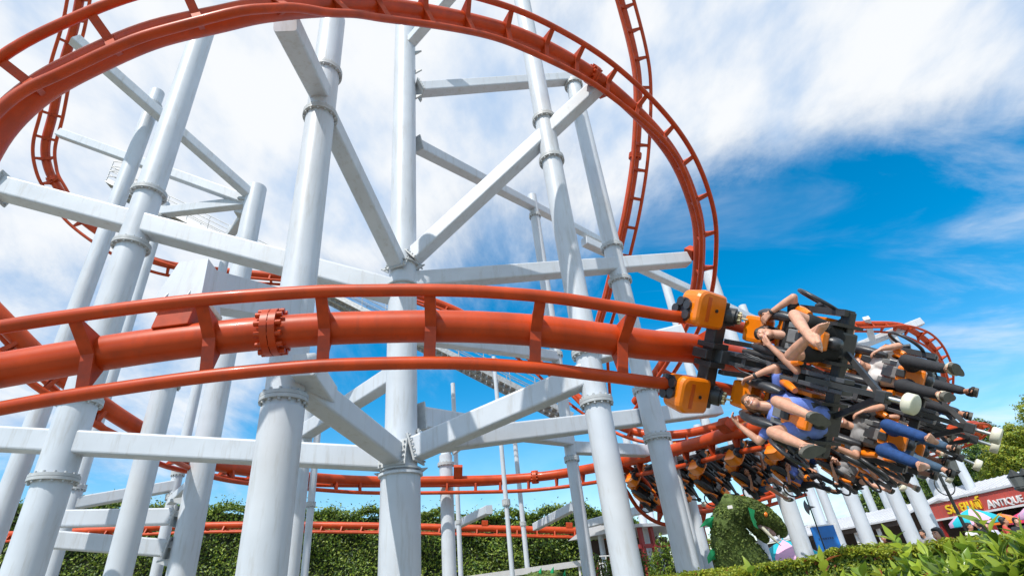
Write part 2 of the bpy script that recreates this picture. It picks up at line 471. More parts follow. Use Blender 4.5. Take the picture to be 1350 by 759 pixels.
column('A', (35, 740, 8), .55, 30, 'thick white column at the far left with four bolted rings and two beams through it', (632, 530, 325, 256), sleeve=(532, 632))
column('B', (347, 740, 5.8), .49, 26, 'thickest white column left of the middle, close to the viewer, faceted below its ring', (527, 154, 97), extra=b_extra, fl_scale=1.22)
column('C', (527, 740, 8.4), .58, 30, 'tall white central column where braces meet on both sides', (), extra=c_extra)
column('D', (825, 740, 7.75), .45, -40, 'tall white column right of the middle rising past the top of the picture', (530, 466, 212, 159))
column('E', (905, 740, 10.1), .47, 108, 'slimmer white column with five rings standing before the train tail', (577, 514, 371, 327, 113), sleeve=(514, 577))
column('G', (775, 745, 13.5), .34, 258, 'slim white column with a ring at its head between the two tall columns', (605, 468, 285))
column('H', (592, 740, 18.3), .50, 600, 'short white post just right of the central column carrying the rear track', (612,))
column('K', (155, 759, 9.4), .45, 500, 'white column second from the left edge ending in a ring below the near track', (507,))
column('M', (238, 759, 11.8), .60, 248, 'broad white column with triangular gussets up its left side', (), extra=m_extra)
column('N', (5, 670, 10.5), .40, 122, 'white column leaning out of the left edge with its ring high by the red arch', (140,))
column('O', (65, 759, 13), .35, 268, 'thin white column behind the three stacked short beams', (643, 287))
column('P', (205, 759, 14), .29, 300, 'thinnest white column between the two broad left ones with a wide collar', (655, 624))
column('S', (383, 740, 11), .40, 540, 'white post just right of the thickest column holding a sloping brace', ())
column('S2', (402, 750, 15.5), .22, 560, 'thin white pole hugging the post right of the thickest column', (665,))
column('I', (674, 740, 14), .13, 470, 'very thin white pole crossing in front of the rear track', (662,), group='thin poles', fl_scale=1.7)
column('J1', (607, 745, 21), .20, 505, 'thin grey white pole right of the short post under the stairway', (688,), group='thin poles')
column('J2', (695, 745, 21), .20, 545, 'thin grey white pole with a collar below the stairway', (690,), group='thin poles')
column('Q', (1062, 733, 14), .46, 360, 'broad white column rising behind the train from left of the blue poster', (), group='white columns on the right')
column('R1', (1113, 727, 17), .30, 600, 'white column just right of the blue poster', (), group='white columns on the right')
column('R2', (1149, 722, 16), .42, 560, 'broad white column between the blue poster and the person in maroon', (), group='white columns on the right')
column('R3', (1150, 668, 30), .42, 590, 'thin white column rising behind the roof edge, leftmost of those', (), group='white columns on the right')
column('R4', (1172, 662, 30), .62, 560, 'broad white column rising behind the middle of the white roof', (), group='white columns on the right')
column('R5', (1201, 703, 16.5), .42, 560, 'white column in front of the roof, left of the one by the dark haired woman', (), group='white columns on the right')
column('R6', (1233, 708, 15), .42, 565, 'broad white column ending beside the dark haired woman at the red wall', (), group='white columns on the right')
column('R7', (1237, 652, 31), .48, 560, 'white column behind the roof left of the lantern', (), group='white columns on the right')
column('R8', (1244, 649, 32), .36, 560, 'narrow white column behind the roof, close left of its twin', (), group='white columns on the right')
column('R9', (1254, 648, 31.5), .46, 560, 'white column behind the roof right under the lantern', (), group='white columns on the right')
column('R10', (1280, 643, 24.3), .42, 438, 'white column furthest right behind the roof among the trees', (), group='white columns on the right')
column('T1', (1019, 760, 16), .26, 560, 'slim white column hidden behind the topiary dragon', (), group='white columns on the right')
column('T2', (925, 758, 13.4), .22, 570, 'slim white post close behind the slimmer ringed column', (), group='white columns on the right')
column('T3', (935, 757, 16), .38, 640, 'white post between the slimmer ringed column and the topiary dragon', (), group='white columns on the right')
column('T4', (858, 735, 23), .36, 575, 'thin white post seen before the dark red pavilion', (), group='white columns on the right')
column('T5', (870, 733, 26), .30, 575, 'thinner white post close right of another before the dark red pavilion', (), group='white columns on the right')
column('T6', (797, 740, 24), .26, 690, 'short white post under the end of the low track', (), group='white columns on the right')
column('U1', (905, 470, 27), .45, 366, 'slim white column under the descending beam right of the red arch', (), group='slim columns under the descending beam', foot=True)
column('U2', (1003, 470, 30), .45, 403, 'slim white column behind the first rider under the descending beam', (432,), group='slim columns under the descending beam')
column('U3', (955, 690, 26), .40, 560, 'thin white column behind the rear riders', (), group='slim columns under the descending beam')

beam(('C', 388), ('A', 296), .46, .42, 'long upper white beam from the central column through the far left column', ext_x=5, plates=(1,))
beam(('C', 606), ('A', 583), .38, .34, 'long lower white beam from the central column out of the left edge', ext_x=-60)
beam(('B', 128), (372, 20, 7.75), .36, .34, 'short white strut from the thickest column up to the red arch', trim=(0, .12))
beam(('B', 140), ('C', 362), .32, .32, 'white brace sloping down from the thickest column ring to the central column', plates=(1,), trim=(0, .3))
beam(('B', 492), ('C', 605), .36, .34, 'lower white brace from the thickest column down to the central column', plates=(1,), trim=(0, .3))
beam(('C', 352), (797, 106, 12.75), .34, .34, 'white brace rising from the central column through the tall right column to the red arch', plates=(0,), trim=(.3, .1))
beam(('C', 600), ('D', 492), .40, .34, 'broad white brace rising from the central column to the tall right column', plates=(0,), trim=(.3, 0))
beam(('C', 372), (908, 342, 14.6), .36, .32, 'level white beam from the central column to the right foot of the red arch', trim=(.2, .1))
beam(('C', 588), (945, 538, 13.0), .36, .32, 'long white beam from the central column towards the train', trim=(.3, 0), plates=(0,))
beam(('C', 548), ('G', 578), .40, .34, 'short white beam from the central column gusset to the slim column', plates=(0,), trim=(.4, 0))
beam(('G', 590), (1000, 600, 16.5), .34, .3, 'white beam behind the tall right column at the height of the train')
beam(('C', 64), (602, -14, 14.5), .30, .28, 'white strut from the head of the central column up behind the arch', trim=(.25, 0))
beam(('C', 120), ('E', 104), .34, .32, 'high level white beam from the central column to the slimmer ringed column', plates=(0,), trim=(.45, 0))
beam(('C', 184), ('G', 272), .32, .30, 'white beam descending from the central column to the slim column head', plates=(0,), trim=(.45, 0), ext_x=790)
beam((770, 318, 23.5), (1012, 430, 30), .42, .38, 'distant white beam descending right behind the train')
beam(('C', 488), ('S', 570), .34, .3, 'white brace from the central column down left to the post', trim=(.2, 0))
beam(('O', 664), ('P', 640), .30, .28, 'topmost of three short white beams, tilted up to the right')
beam((50, 684, 12.0), ('M', 680), .36, .30, 'middle one of three short white beams before the hedge', plates=(1,), trim=(0, .38))
beam((30, 708, 11.5), ('M', 724), .36, .30, 'lowest of three short white beams before the hedge', plates=(1,), trim=(0, .38))
beam((80, 176, 21), ('M', 268), .34, .3, 'thin white beam from the small red spiral down to the broad gusseted column')
beam((98, 52, 15), ('M', 262), .32, .3, 'steep white beam from under the arch down to the broad gusseted column')
beam(('O', 280), ('M', 266), .34, .3, 'short level white beam tying the thin column head to the broad gusseted column')
beam(('M', 266), (300, 314, 19), .28, .26, 'short diagonal white brace under the broad column head')
beam((430, 522, 7.6), (400, 480, 6.6), .3, .3, 'short white stub behind the near track left of the central column')
beam((226, 660, 14), (265, 625, 12.9), .2, .2, 'small white knee brace between the thinnest and broad left columns')
beam((602, 692, 25.5), (645, 671, 22), .34, .3, 'left one of two white struts bearing the low track before the hedge')
beam((706, 694, 25.5), (757, 667, 21.5), .34, .3, 'right one of two white struts bearing the low track before the hedge')
beam((776, 690, 24), (870, 665, 21), .32, .3, 'white strut over the end of the low track by the pavilion')
beam((1132, 456, 28.4), (1214, 424, 28.6), .40, .36, 'white arm reaching up to the far right red turn')
beam((1150, 449, 28.4), (1142, 419, 27.9), .30, .30, 'stubby white post touching the left start of the far right turn')
beam(('R10', 497), (1238, 478, 29.4), .36, .34, 'short white arm at the outer edge of the far right turn')
beam(('D', 470), (900, 440, 9.5), .30, .28, 'white arm behind the near track joining the tall right column to the orange wheel cover')
beam(('G', 470), ('C', 440), .30, .28, 'white beam mostly hidden behind the near track right of the central column')


# ------------------------------------------------------------------ tracks
def spline(ctrl, step=0.16):
    P_ = [np.array(at(*c[:3])) for c in ctrl]; D_ = [np.array(cd(c[3])) for c in ctrl]

    def cr(A, i, t):
        n = len(A); p0, p1, p2, p3 = A[max(i - 1, 0)], A[i], A[i + 1], A[min(i + 2, n - 1)]
        if i == 0: p0 = 2 * p1 - p2
        if i + 2 > n - 1: p3 = 2 * p2 - p1
        return 0.5 * (2 * p1 + (p2 - p0) * t + (2 * p0 - 5 * p1 + 4 * p2 - p3) * t * t + (3 * p1 - p0 - 3 * p2 + p3) * t ** 3)
    dense = []; dd = []
    for i in range(len(P_) - 1):
        for k in range(40):
            t = k / 40; dense.append(cr(P_, i, t)); dd.append(D_[i] * (1 - (3 * t * t - 2 * t ** 3)) + D_[i + 1] * (3 * t * t - 2 * t ** 3))
    dense.append(P_[-1]); dd.append(D_[-1])
    dense = np.array(dense); dd = np.array(dd)
    # light smoothing so that picked points do not kink the steel
    for _ in range(60):
        dense[1:-1] = dense[1:-1] * .5 + (dense[:-2] + dense[2:]) * .25
        dd[1:-1] = dd[1:-1] * .5 + (dd[:-2] + dd[2:]) * .25
    s = np.concatenate([[0], np.cumsum(np.linalg.norm(np.diff(dense, axis=0), axis=1))])
    n = max(2, int(s[-1] / step)); q = np.linspace(0, s[-1], n + 1)
    pts = np.stack([np.interp(q, s, dense[:, k]) for k in range(3)], 1); ds = np.stack([np.interp(q, s, dd[:, k]) for k in range(3)], 1)
    T = np.gradient(pts, axis=0); T /= np.linalg.norm(T, axis=1)[:, None]
    ds = ds - (ds * T).sum(1)[:, None] * T; ds /= np.linalg.norm(ds, axis=1)[:, None]
    return pts, T, ds, q


SPR, RLR, GA, RD = .163 * SC, .062 * SC, .345 * SC, .30 * SC


def tie_mesh():
    b = MB(); X, Y, Z = Vector((1, 0, 0)), Vector((0, 1, 0)), Vector((0, 0, 1))      # x = side, y = along, z = down
    g_, d_ = GA, RD; r = SPR
    for sx in (-1, 1):
        p = [(0, r * .75), (sx * g_ * .95, d_ + .0), (sx * (g_ - .06), d_ - .09), (sx * r * .98, r * .18), (0, r * .2)]
        if sx < 0: p = p[::-1]
        b.prism(p, (0, 0, 0), X, Z, Y, h0=-.042, h1=.042)
    prof = [(-g_ * .97, d_ + .012), (0, r * 1.10), (g_ * .97, d_ + .012), (g_ * .99, d_ - .012), (0, r * 1.10 - .03), (-g_ * .99, d_ - .012)]
    b.prism(prof[:2] + prof[4:], (0, 0, 0), X, Z, Y, h0=-.068, h1=.068)
    b.prism(prof[1:5], (0, 0, 0), X, Z, Y, h0=-.069, h1=.069)
    return b.mesh('cross_tie', REDT)


TIE = None


def track(name, label, ctrl, tie0=0.6, tie_step=1.25, flanges=(), saddles=(), seg=20):
    global TIE
    if TIE is None: TIE = tie_mesh()
    pts, T, D, q = spline(ctrl)
    S = np.cross(T, -D)
    root = thing(name, label, 'track', tuple(pts[0]))
    loc = Vector(root.location)
    MB().sweep(pts, SPR, seg).build('spine_tube', RED, root)
    for sg in (-1, 1):
        MB().sweep(pts + D * RD + S * (GA * sg), RLR, 12).build('rail', RED, root)
    k = 0; a = tie0
    while a < q[-1] - .2 and k < 100:
        i = int(round(a / (q[1] - q[0]))); i = min(i, len(q) - 1)
        o = bpy.data.objects.new('cross_tie', TIE); COL.objects.link(o); o.parent = root
        m = Matrix((Vector(S[i]), Vector(-T[i]), Vector(D[i]))).transposed().to_4x4(); m.translation = Vector(pts[i]) - loc
        o.matrix_basis = m; a += tie_step; k += 1

    def near(px, py):
        return min(range(len(pts)), key=lambda i: (proj(Vector(pts[i]))[0] - px) ** 2 + (proj(Vector(pts[i]))[1] - py) ** 2)
    for (px, py) in flanges:
        i = near(px, py); p, t_ = Vector(pts[i]), Vector(T[i]); b = MB()
        for o_ in (-.045, .045): b.tube(p + t_ * (o_ - .04), p + t_ * (o_ + .04), SPR * 1.42, n=26)
        x, y, z = frame_from(t_)
        for j in range(12):
            an = 2 * PI * j / 12; c = p + (x * math.cos(an) + y * math.sin(an)) * SPR * 1.24
            b.tube(c - t_ * .15, c + t_ * .15, .034, n=6)
        b.build('bolted_flange', RED, root)
    for (px, py, ln) in saddles:
        i = near(px, py); p, t_, d_, s_ = Vector(pts[i]), Vector(T[i]), Vector(D[i]), Vector(S[i])
        b = MB(); b.box(p - d_ * (SPR * .8 + ln / 2), (.16, .2, ln / 2), (s_, t_, d_), ch=.015); b.build('support_saddle', REDT, root)
    return root, pts, T, D, q, near


LOWER = [(-60, 330, 9.8, (-.5, -.5, .3)), (-20, 395, 9.6, (-.5, -.7, .2)), (0, 418, 9.6, (-.45, -.8, .2)), (60, 478, 9.9, (-.4, -.85, .2)), (110, 516, 10.3, (-.35, -.9, .2)), (187, 567, 11.3, (-.2, -.95, .1)),
         (280, 612, 14.2, (-.1, -1, 0)), (450, 632, 18.2, (0, -1, 0)), (600, 633, 19.0, (.05, -1, 0)), (700, 629, 19.0, (.4, -.85, -.1)), (775, 618, 18.2, (.7, -.68, -.1)),
         (850, 602, 15.8, (.68, -.72, -.12)), (910, 587, 14.2, (.68, -.72, -.12)), (955, 573, 13.1, (.68, -.72, -.1)), (1000, 563, 12.2, (.7, -.7, -.08)), (1040, 554, 11.3, (.74, -.64, 0)), (1064, 543, 10.2, (.78, -.54, .1)), (1070, 527, 9.0, (.82, -.42, .22)), (1050, 506, 7.6, (.78, -.25, .48)), (1003, 484, 6.45, (.55, -.14, .8)), (925, 461, 5.88, (.25, -.05, .95)), (860, 455, 5.62, (.25, -.05, .95)), (780, 444, 5.45, (.22, -.02, .95)), (700, 435, 5.35, (.15, .03, 1)),
         (600, 430, 5.3, (.15, .06, .98)), (500, 431, 5.25, (.2, .08, .97)), (400, 435, 5.15, (.37, .1, .93)), (250, 449, 4.98, (.5, .12, .87)), (100, 471, 4.85, (.58, .16, .8)), (0, 488, 4.75, (.64, .17, .75)), (-90, 504, 4.65, (.7, .15, .68)), (-200, 524, 4.6, (.8, .15, .6))]
lower = track('roller_coaster_track', 'large orange red track carrying the train, curling round behind the columns to the viewer', LOWER, tie0=.16, flanges=((356, 438), (706, 628)), saddles=((222, 447, .3), (606, 634, .5), (968, 568, .35), ))
UPPER = [(-90, 320, 5.4, (-.3, .05, .95)), (-40, 232, 5.8, (-.2, .15, .97)), (0, 166, 6.1, (-.14, .2, .97)), (54, 117, 6.35, (-.13, .21, .97)), (120, 81, 6.5, (-.1, .22, .97)), (202, 46, 6.7, (-.03, .28, .95)), (288, 26, 6.95, (.02, .36, .92)), (345, 14, 7.3, (.2, .3, .93)), (420, 8, 8.0, (.4, .12, .9)), (500, 9, 8.9, (.58, .02, .8)),
         (620, 29, 10.4, (.6, 0, .8)), (707, 57, 11.4, (.58, -.18, .8)), (800, 113, 12.6, (.48, -.08, .87)), (880, 194, 13.4, (.54, .2, .82)), (915, 270, 14, (.5, .1, .86)), (922, 330, 14.6, (.5, .05, .86)), (913, 400, 15.5, (.5, -.1, .85)), (880, 470, 16.8, (.5, -.2, .8)), (838, 530, 18, (.5, -.4, .7))]
upper = track('roller_coaster_track', 'huge orange red arch of track sweeping across the top of the picture', UPPER, tie0=.3, flanges=((778, 98),), saddles=((800, 113, .35), (920, 338, .35)  ))
FAR = [(112, -40, 22, (.5, -.4, .75)), (105, 0, 22, (.5, -.4, .75)), (97, 40, 22, (.5, -.4, .75)), (82, 90, 22, (.5, -.4, .75)), (70, 150, 22, (.5, -.4, .75)), (60, 190, 22, (.5, -.35, .75)), (63, 220, 22, (.5, -.35, .75)), (77, 248, 22, (.4, -.3, .8)),
       (112, 293, 22, (.3, -.3, .85)), (200, 343, 22, (.1, -.6, .7)), (300, 358, 23, (0, -.9, .3)), (455, 370, 24, (0, -1, .2)), (510, 377, 24, (0, -1, .2)), (600, 408, 24, (0, -.95, .3)), (650, 440, 24, (0, -.9, .4)), (703, 472, 23, (0, -.8, .6)), (760, 522, 22, (0, -.7, .7)), (825, 565, 20.5, (0, -.9, .4)), (900, 572, 19.5, (.1, -1, .2)), (1000, 545, 19.5, (.2, -1, 0))]
track('roller_coaster_track', 'distant thin red track spiralling at the upper left, then running down behind columns', FAR, tie0=.3, flanges=((72, 238),), seg=12)
TALL = [(790, -110, 18.5, (.3, -.3, .8)), (800, -60, 18.8, (.3, -.3, .8)), (817, 0, 19, (.35, -.3, .8)), (835, 70, 19, (.4, -.25, .8)), (841, 120, 19, (.45, -.2, .8)), (838, 200, 19, (.45, -.2, .8)), (828, 270, 19, (.5, -.2, .8)), (815, 330, 19.3, (.5, -.2, .8)), (800, 390, 19.7, (.5, -.2, .75)), (785, 450, 20.3, (.5, -.2, .7)), (790, 530, 21, (.3, -.6, .6))]
track('roller_coaster_track', 'steep red track dropping almost upright behind the right side of the arch', TALL, tie0=.2, flanges=((836, 207),), seg=12)
LOW = [(-40, 706, 27, (0, -.9, .35)), (60, 702, 27, (0, -.9, .35)), (270, 692, 27, (0, -.9, .35)), (460, 692, 27, (0, -.9, .35)), (640, 696, 27, (0, -.9, .35)), (800, 700, 27, (0, -.9, .35)), (862, 703, 27, (0, -.9, .35))]
track('roller_coaster_track', 'low level red track running straight along the tall hedge', LOW, tie0=.3, saddles=((640, 690, .3), (750, 692, .3)), seg=12)
RIGHT = [(1040, 440, 28, (0, -1, .3)), (1110, 429, 28, (0, -1, .3)), (1150, 427, 28, (0, -.9, .4)), (1190, 430, 28.3, (.3, -.7, .6)), (1222, 450, 28.8, (.5, -.4, .75)), (1240, 478, 29.4, (.6, -.3, .7)), (1245, 505, 30, (.6, -.3, .7)), (1235, 535, 30.6, (.4, -.6, .6)), (1180, 560, 31, (.1, -.9, .4)), (1110, 575, 31, (0, -1, .3))]
track('roller_coaster_track', 'small far red track turning in a loop above the train at the right', RIGHT, tie0=.4, tie_step=1.0, seg=12)
RB = [(1180, 575, 28, (0, -.5, .8)), (1225, 568, 28, (0, -.5, .8)), (1260, 562, 28, (0, -.5, .8)), (1285, 558, 28.6, (.1, -.5, .8)), (1290, 568, 29.6, (.4, -.5, .7)), (1250, 585, 30, (0, -.7, .7)), (1190, 600, 30.5, (0, -.7, .7))]
track('roller_coaster_track', 'short piece of far red track behind the white rollers', RB, tie0=.3, tie_step=1.0, seg=12)
UNDER = [(800, 590, 17, (0, -.8, .5)), (832, 625, 17, (.1, -.6, .7)), (850, 655, 17, (.2, -.4, .8)), (880, 672, 17.4, (.2, -.4, .8)), (930, 670, 18, (.1, -.5, .8)), (990, 655, 18.5, (0, -.6, .7)), (1060, 635, 19, (0, -.6, .7))]
track('roller_coaster_track', 'red track dipping below the rear cars beside the slimmer ringed column', UNDER, tie0=.3, tie_step=1.1, seg=12)

# white flared bracket and arm that carries the near track
i0 = lower[5](225, 447); pS = Vector(lower[1][i0]); dS = Vector(lower[3][i0]); tS = Vector(lower[2][i0])
br = thing('track_bracket', 'white flared bracket with ribs and thick plate holding the near track at the left', 'bracket', tuple(pS))
up_ = cd((.02, .82, -.55)); sd_ = tS; nn_ = up_.cross(sd_).normalized()
b = MB()
o_ = pS + up_ * .40
b.box(o_ - up_ * .14, (.20, .20, .14), (sd_, nn_, up_), ch=.01); b.build('red_base_box', REDT, br)
b = MB(); b.box(o_ + up_ * .035, (.30, .28, .032), (sd_, nn_, up_), ch=.012); b.build('mounting_plate', mat('worn cream paint', (.62, .58, .50), .6, var=.2, scale=9), br)
b = MB()
vs = []
for h, r, sh in ((.07, .27, 0), (.62, .17, -.10)):
    c = o_ + up_ * h - nn_ * sh
    for a_, c_ in ((-1, -1), (1, -1), (1, 1), (-1, 1)): vs.append(c + sd_ * (r * a_) + nn_ * (r * c_))
b.add(vs, [(0, 1, 5, 4), (1, 2, 6, 5), (2, 3, 7, 6), (3, 0, 4, 7), (4, 5, 6, 7), (3, 2, 1, 0)])
b.build('flared_box', WHITE, br)
b = MB()
for sx in (-.5, .5):
    q0 = o_ + up_ * .07 + sd_ * (.26 * sx)
    b.add([q0 - nn_ * .30, q0 + nn_ * .30, q0 + up_ * .55 + nn_ * .1 - sd_ * (.09 * sx), q0 + up_ * .55 - nn_ * .1 - sd_ * (.09 * sx),
           q0 - nn_ * .30 + sd_ * .012, q0 + nn_ * .30 + sd_ * .012, q0 + up_ * .55 + nn_ * .1 - sd_ * (.09 * sx - .012), q0 + up_ * .55 - nn_ * .1 - sd_ * (.09 * sx - .012)],
          [(0, 1, 2, 3), (7, 6, 5, 4), (0, 4, 5, 1), (1, 5, 6, 2), (2, 6, 7, 3), (3, 7, 4, 0)])
b.build('rib', WHITE, br)
tB = on_axis(COLS['B'], 408); tA = o_ + up_ * .36
d_ = (tB - tA); s_ = d_.normalized().cross(Vector((0, 0, 1))).normalized(); u_ = s_.cross(d_.normalized())
b = MB(); b.prism([(-.2, -.24), (.2, -.24), (.2, .24), (-.2, .24)], tA, s_, u_, d_.normalized(), h0=0, h1=d_.length); b.build('arm', WHITE, br)

# pole bent into the rear track's saddle
hb = thing('track_bracket', 'white curved elbow joining the short post to the rear track', 'bracket', tuple(on_axis(COLS['H'], 600)))
h0 = on_axis(COLS['H'], 602)
MB().sweep([h0, h0 + Vector((.02, .02, .25)), h0 + Vector((.15, .05, .45)), h0 + Vector((.42, .1, .42)), h0 + Vector((.55, .12, .2))], .25, 14).build('elbow', WHITE, hb)
#PART2

# ------------------------------------------------------------------ stairway beside the lift
def stairway():
    A, B = at(150, 249, 25.5), at(752, 553, 21.5)
    d = (B - A).normalized(); s = d.cross(Vector((0, 0, 1))).normalized(); u = s.cross(d)
    t = thing('service_stairway', 'long grey steel service stairway with railings sloping down behind the columns', 'stairway', A)
    Ln = (B - A).length
    for k, sx in enumerate((-.75, -.05, .05, .75)):
        b = MB(); b.box(A + d * Ln / 2 + s * sx, (Ln / 2, .03, .13), (d, s, u)); b.build('stringer', GALV, t)
    b = MB(); n = int(Ln / .34)
    for i in range(n):
        p = A + d * (i * .34)
        for sx in (-.4, .4): b.box(p + s * sx, (.13, .32, .015), (Vector((d.x, d.y, 0)).normalized(), s, Vector((0, 0, 1))))
    b.build('treads', GALV, t)
    for sx in (-.78, .78):
        b = MB()
        for h in (.45, .75, 1.05): b.tube(A + s * sx + Vector((0, 0, h)), B + s * sx + Vector((0, 0, h)), .022, n=6)
        for i in range(int(Ln / 1.5) + 1): p = A + d * (i * 1.5) + s * sx; b.tube(p, p + Vector((0, 0, 1.05)), .022, n=6)
        b.build('railing', GALV, t)
    p = A
    for i in range(2):
        b = MB(); q = p + s * (-.78 + 1.56 * i)
        for h in (.3, .7, 1.1, 1.5): b.tube(q + Vector((0, 0, h)), q + Vector((.5, 0, h + .1)) + d * .6, .025, n=5)
        b.tube(q, q + Vector((0, 0, 1.5)), .03, n=5); b.tube(q + d * .6, q + d * .6 + Vector((.5, 0, 1.6)), .03, n=5)
        b.tube(q + Vector((0, 0, 1.1)), q + d * .6 + Vector((.4, 0, .8)), .02, n=5); b.tube(q + Vector((0, 0, .7)), q + d * .6 + Vector((.4, 0, 1.2)), .02, n=5)
        b.build('top_landing_frame', GALV, t)


stairway()

# ------------------------------------------------------------------ coaster car
VX, VY, VZ = Vector((1, 0, 0)), Vector((0, 1, 0)), Vector((0, 0, 1))


def flat_sweep(b, pts, rad, flat, mi=0):
    """padded bar: swept tube flattened along x"""
    m = MB(); m.sweep(pts, 1, 12, rad=rad)
    cx = sum(p[0] for p in pts) / len(pts)
    # end caps rounded
    b.add([(cx + (v[0] - cx) * flat, v[1], v[2]) for v in m.v], m.f, mi, True)


def make_car():
    t = thing('coaster_car', 'tmp', 'coaster car')
    b = MB()
    b.box((0, -.02, -.50), (.40, .085, .085), ch=.015)
    for sx in (-1, 1):
        b.box((sx * .52, -.02, -.48), (.17, .10, .09), ch=.02); ha = Vector((0, -.5, -.86)).normalized(); hc = Vector((sx * .52, -.06, -.40))
        b.tube(hc, hc + ha * .26, .115, n=18); b.tube(hc + ha * .26, hc + ha * .29, .088, n=18)
    for sx in (-.12, .12): b.box((sx, .0, -.52), (.035, .13, .14), ch=.01)
    b.box((0, .14, -.50), (.06, .05, .12), ch=.015)
    bg = b.build('bogie', BLACK, t, world=False, dy=.26)
    for sx in (-1, 1):
        hc = Vector((sx * .52, -.06, -.40)); q0 = hc + ha * .285; x_, y_, z_ = frame_from(ha); b = MB(); b.tube(q0, q0 + ha * .03, .055, n=10)
        for k in range(6): a = 2 * PI * k / 6; c = q0 + (x_ * math.cos(a) + y_ * math.sin(a)) * .062; b.tube(c - ha * .02, c + ha * .04, .02, n=6)
        b.tube(q0, q0 + ha * .12, .013, n=6); b.build('hub_bolts', BRASS, bg, world=False, dy=.26)
        for (dx, dz, ax) in ((0, .145, VX), (0, -.15, VX), (.15, 0, VZ)):
            for dy in (-.15, .30):
                b = MB(); b.lathe([(0, -.04), (.05, -.04), (.068, -.03), (.068, .03), (.05, .04), (0, .04)], Vector((sx * (.431 + dx), dy, -.375 + dz)), ax, 18); b.build('wheel', RUBBER, bg, world=False, dy=.26)
        # orange wheel cover: rounded outline in x-y, a lid facing down and a skirt rising to the rail
        prof = []
        for (cx, cy, r, a0) in ((.13, .33, .13, 0), (-.10, .36, .10, 90), (-.14, .03, .06, 180), (.18, .03, .06, 270)):
            for k in range(6): a = math.radians(a0 + 18 * k); prof.append((cx + r * math.cos(a), cy + r * math.sin(a)))
        if sx < 0: prof = [(-p[0], p[1]) for p in prof][::-1]
        n = len(prof); c0 = Vector((sx * .52, 0, 0)); cxm, cym = .03 * sx, .20
        P_ = lambda p, k, z: c0 + Vector((cxm + (p[0] - cxm) * k, cym + (p[1] - cym) * k, z))
        rings = [[P_(p, .94, -.30) for p in prof], [P_(p, 1.02, -.55) for p in prof], [P_(p, .97, -.59) for p in prof], [P_(p, .86, -.61) for p in prof]]
        vs = [v for r_ in rings for v in r_]; fs = [(r_ * n + i, r_ * n + (i + 1) % n, (r_ + 1) * n + (i + 1) % n, (r_ + 1) * n + i) for r_ in range(3) for i in range(n)] + [tuple(range(3 * n, 4 * n)), tuple(range(n))[::-1]]
        b = MB(); b.add(vs, fs, 0, False); cv = b.build('wheel_cover', ORANGE, t, world=False, dy=.26)
        b = MB(); b.box(c0 + Vector((cxm, .285, -.608)), (.155, .030, .008), ch=.004); b.build('cover_band', DORANGE, cv, world=False, dy=.26)
        b = MB(); fc = Vector((sx * .50, .43, -.36)); b.tube(fc - VY * .03, fc + VY * .03, .155, n=20)
        for k in range(5): a = 2 * PI * k / 5 + .3; c = fc + Vector((math.cos(a), 0, math.sin(a))) * .105; b.tube(c, c + VY * .07, .058, n=12)
        wc = b.build('wheel_cluster', RUBBER, cv, world=False, dy=.26)
        b = MB(); b.tube(c0 + Vector((cxm, .15, -.60)), c0 + Vector((cxm, .15, -.625)), .022, n=8); b.build('cover_bolt', IRON, cv, world=False, dy=.26)
    b = MB(); b.box((0, -.36, -.45), (.085, .62, .075), ch=.012); b.box((0, -.36, -.34), (.05, .55, .05), ch=.01)
    for sx in (-1, 1): b.box((sx * .20, -.36, -.45), (.03, .50, .05), ch=.008)
    b.build('chassis_beam', GREYST, t, world=False, dz=-.17)
    b = MB()
    for sx in (-1, 1): b.box((sx * .06, .04, -1.13), (.024, .09, .84), ch=.008)
    for z in (-.75, -1.1, -1.45, -1.8): b.box((0, .04, z), (.07, .10, .03), ch=.008)
    b.box((0, -.30, -1.13), (.05, .05, .80), ch=.01)
    b.build('centre_spar', GREYST, t, world=False, dz=-.17)
    b = MB(); b.tube((-.13, .10, -.75), (-.13, .10, -1.15), .045, n=12); b.tube((-.13, .10, -1.15), (-.13, .10, -1.5), .02, n=8); b.tube((-.13, .10, -.69), (-.13, .10, -.75), .028, n=10)
    b.tube((.14, .0, -.75), (.14, .0, -1.3), .035, n=12)
    b.build('air_cylinder', BLACK, t, world=False, dz=-.17)
    b = MB()
    rng = random.Random(4)
    for k in range(4):
        x0 = rng.uniform(-.1, .1); b.sweep([(x0, .16, -.66), (x0 + rng.uniform(-.05, .05), .2, -.8), (x0 + rng.uniform(-.08, .08), .17, -.95), (x0, .12, -1.05)], .011, 6)
    b.build('hose', RUBBER, t, world=False, dz=-.17)
    for sx in (-1, 1):
        cx = sx * .42
        b = MB()
        b.box((cx, -.24, -1.30), (.23, .05, .44), ch=.035)
        b.box((cx, .29, -1.66), (.10, .055, .15), ch=.03)
        for k in (-1, 1): b.prism([(-.26, -.95), (-.16, -.95), (.0, -1.30), (.06, -1.62), (-.26, -1.66)], (cx + k * .245, 0, 0), VY, VZ, VX * k, h0=-.02, h1=.02)
        st = b.build('seat', ORANGE, t, world=False, dz=-.17)
        b = MB()
        for k in (-1, 1):
            b.prism([(-.24, -1.30), (.02, -1.52), (.16, -1.70), (.18, -1.82), (-.24, -1.84)], (cx + k * .205, 0, 0), VY, VZ, VX * k, h0=-.018, h1=.018)
        b.box((cx, -.08, -1.79), (.14, .14, .03), ch=.025)
        b.build('seat_pan', BLACK, st, world=False, dz=-.17)
        b = MB(); b.box((cx, -.17, -1.32), (.19, .035, .36), ch=.03); b.box((cx, .0, -1.735), (.19, .22, .03), ch=.02); b.build('cushion', RUBBER, st, world=False, dz=-.17)
        b = MB(); b.box((cx, -.13, -.66), (.17, .11, .15), ch=.05); b.build('headrest', ORANGE, st, world=False, dz=-.17)
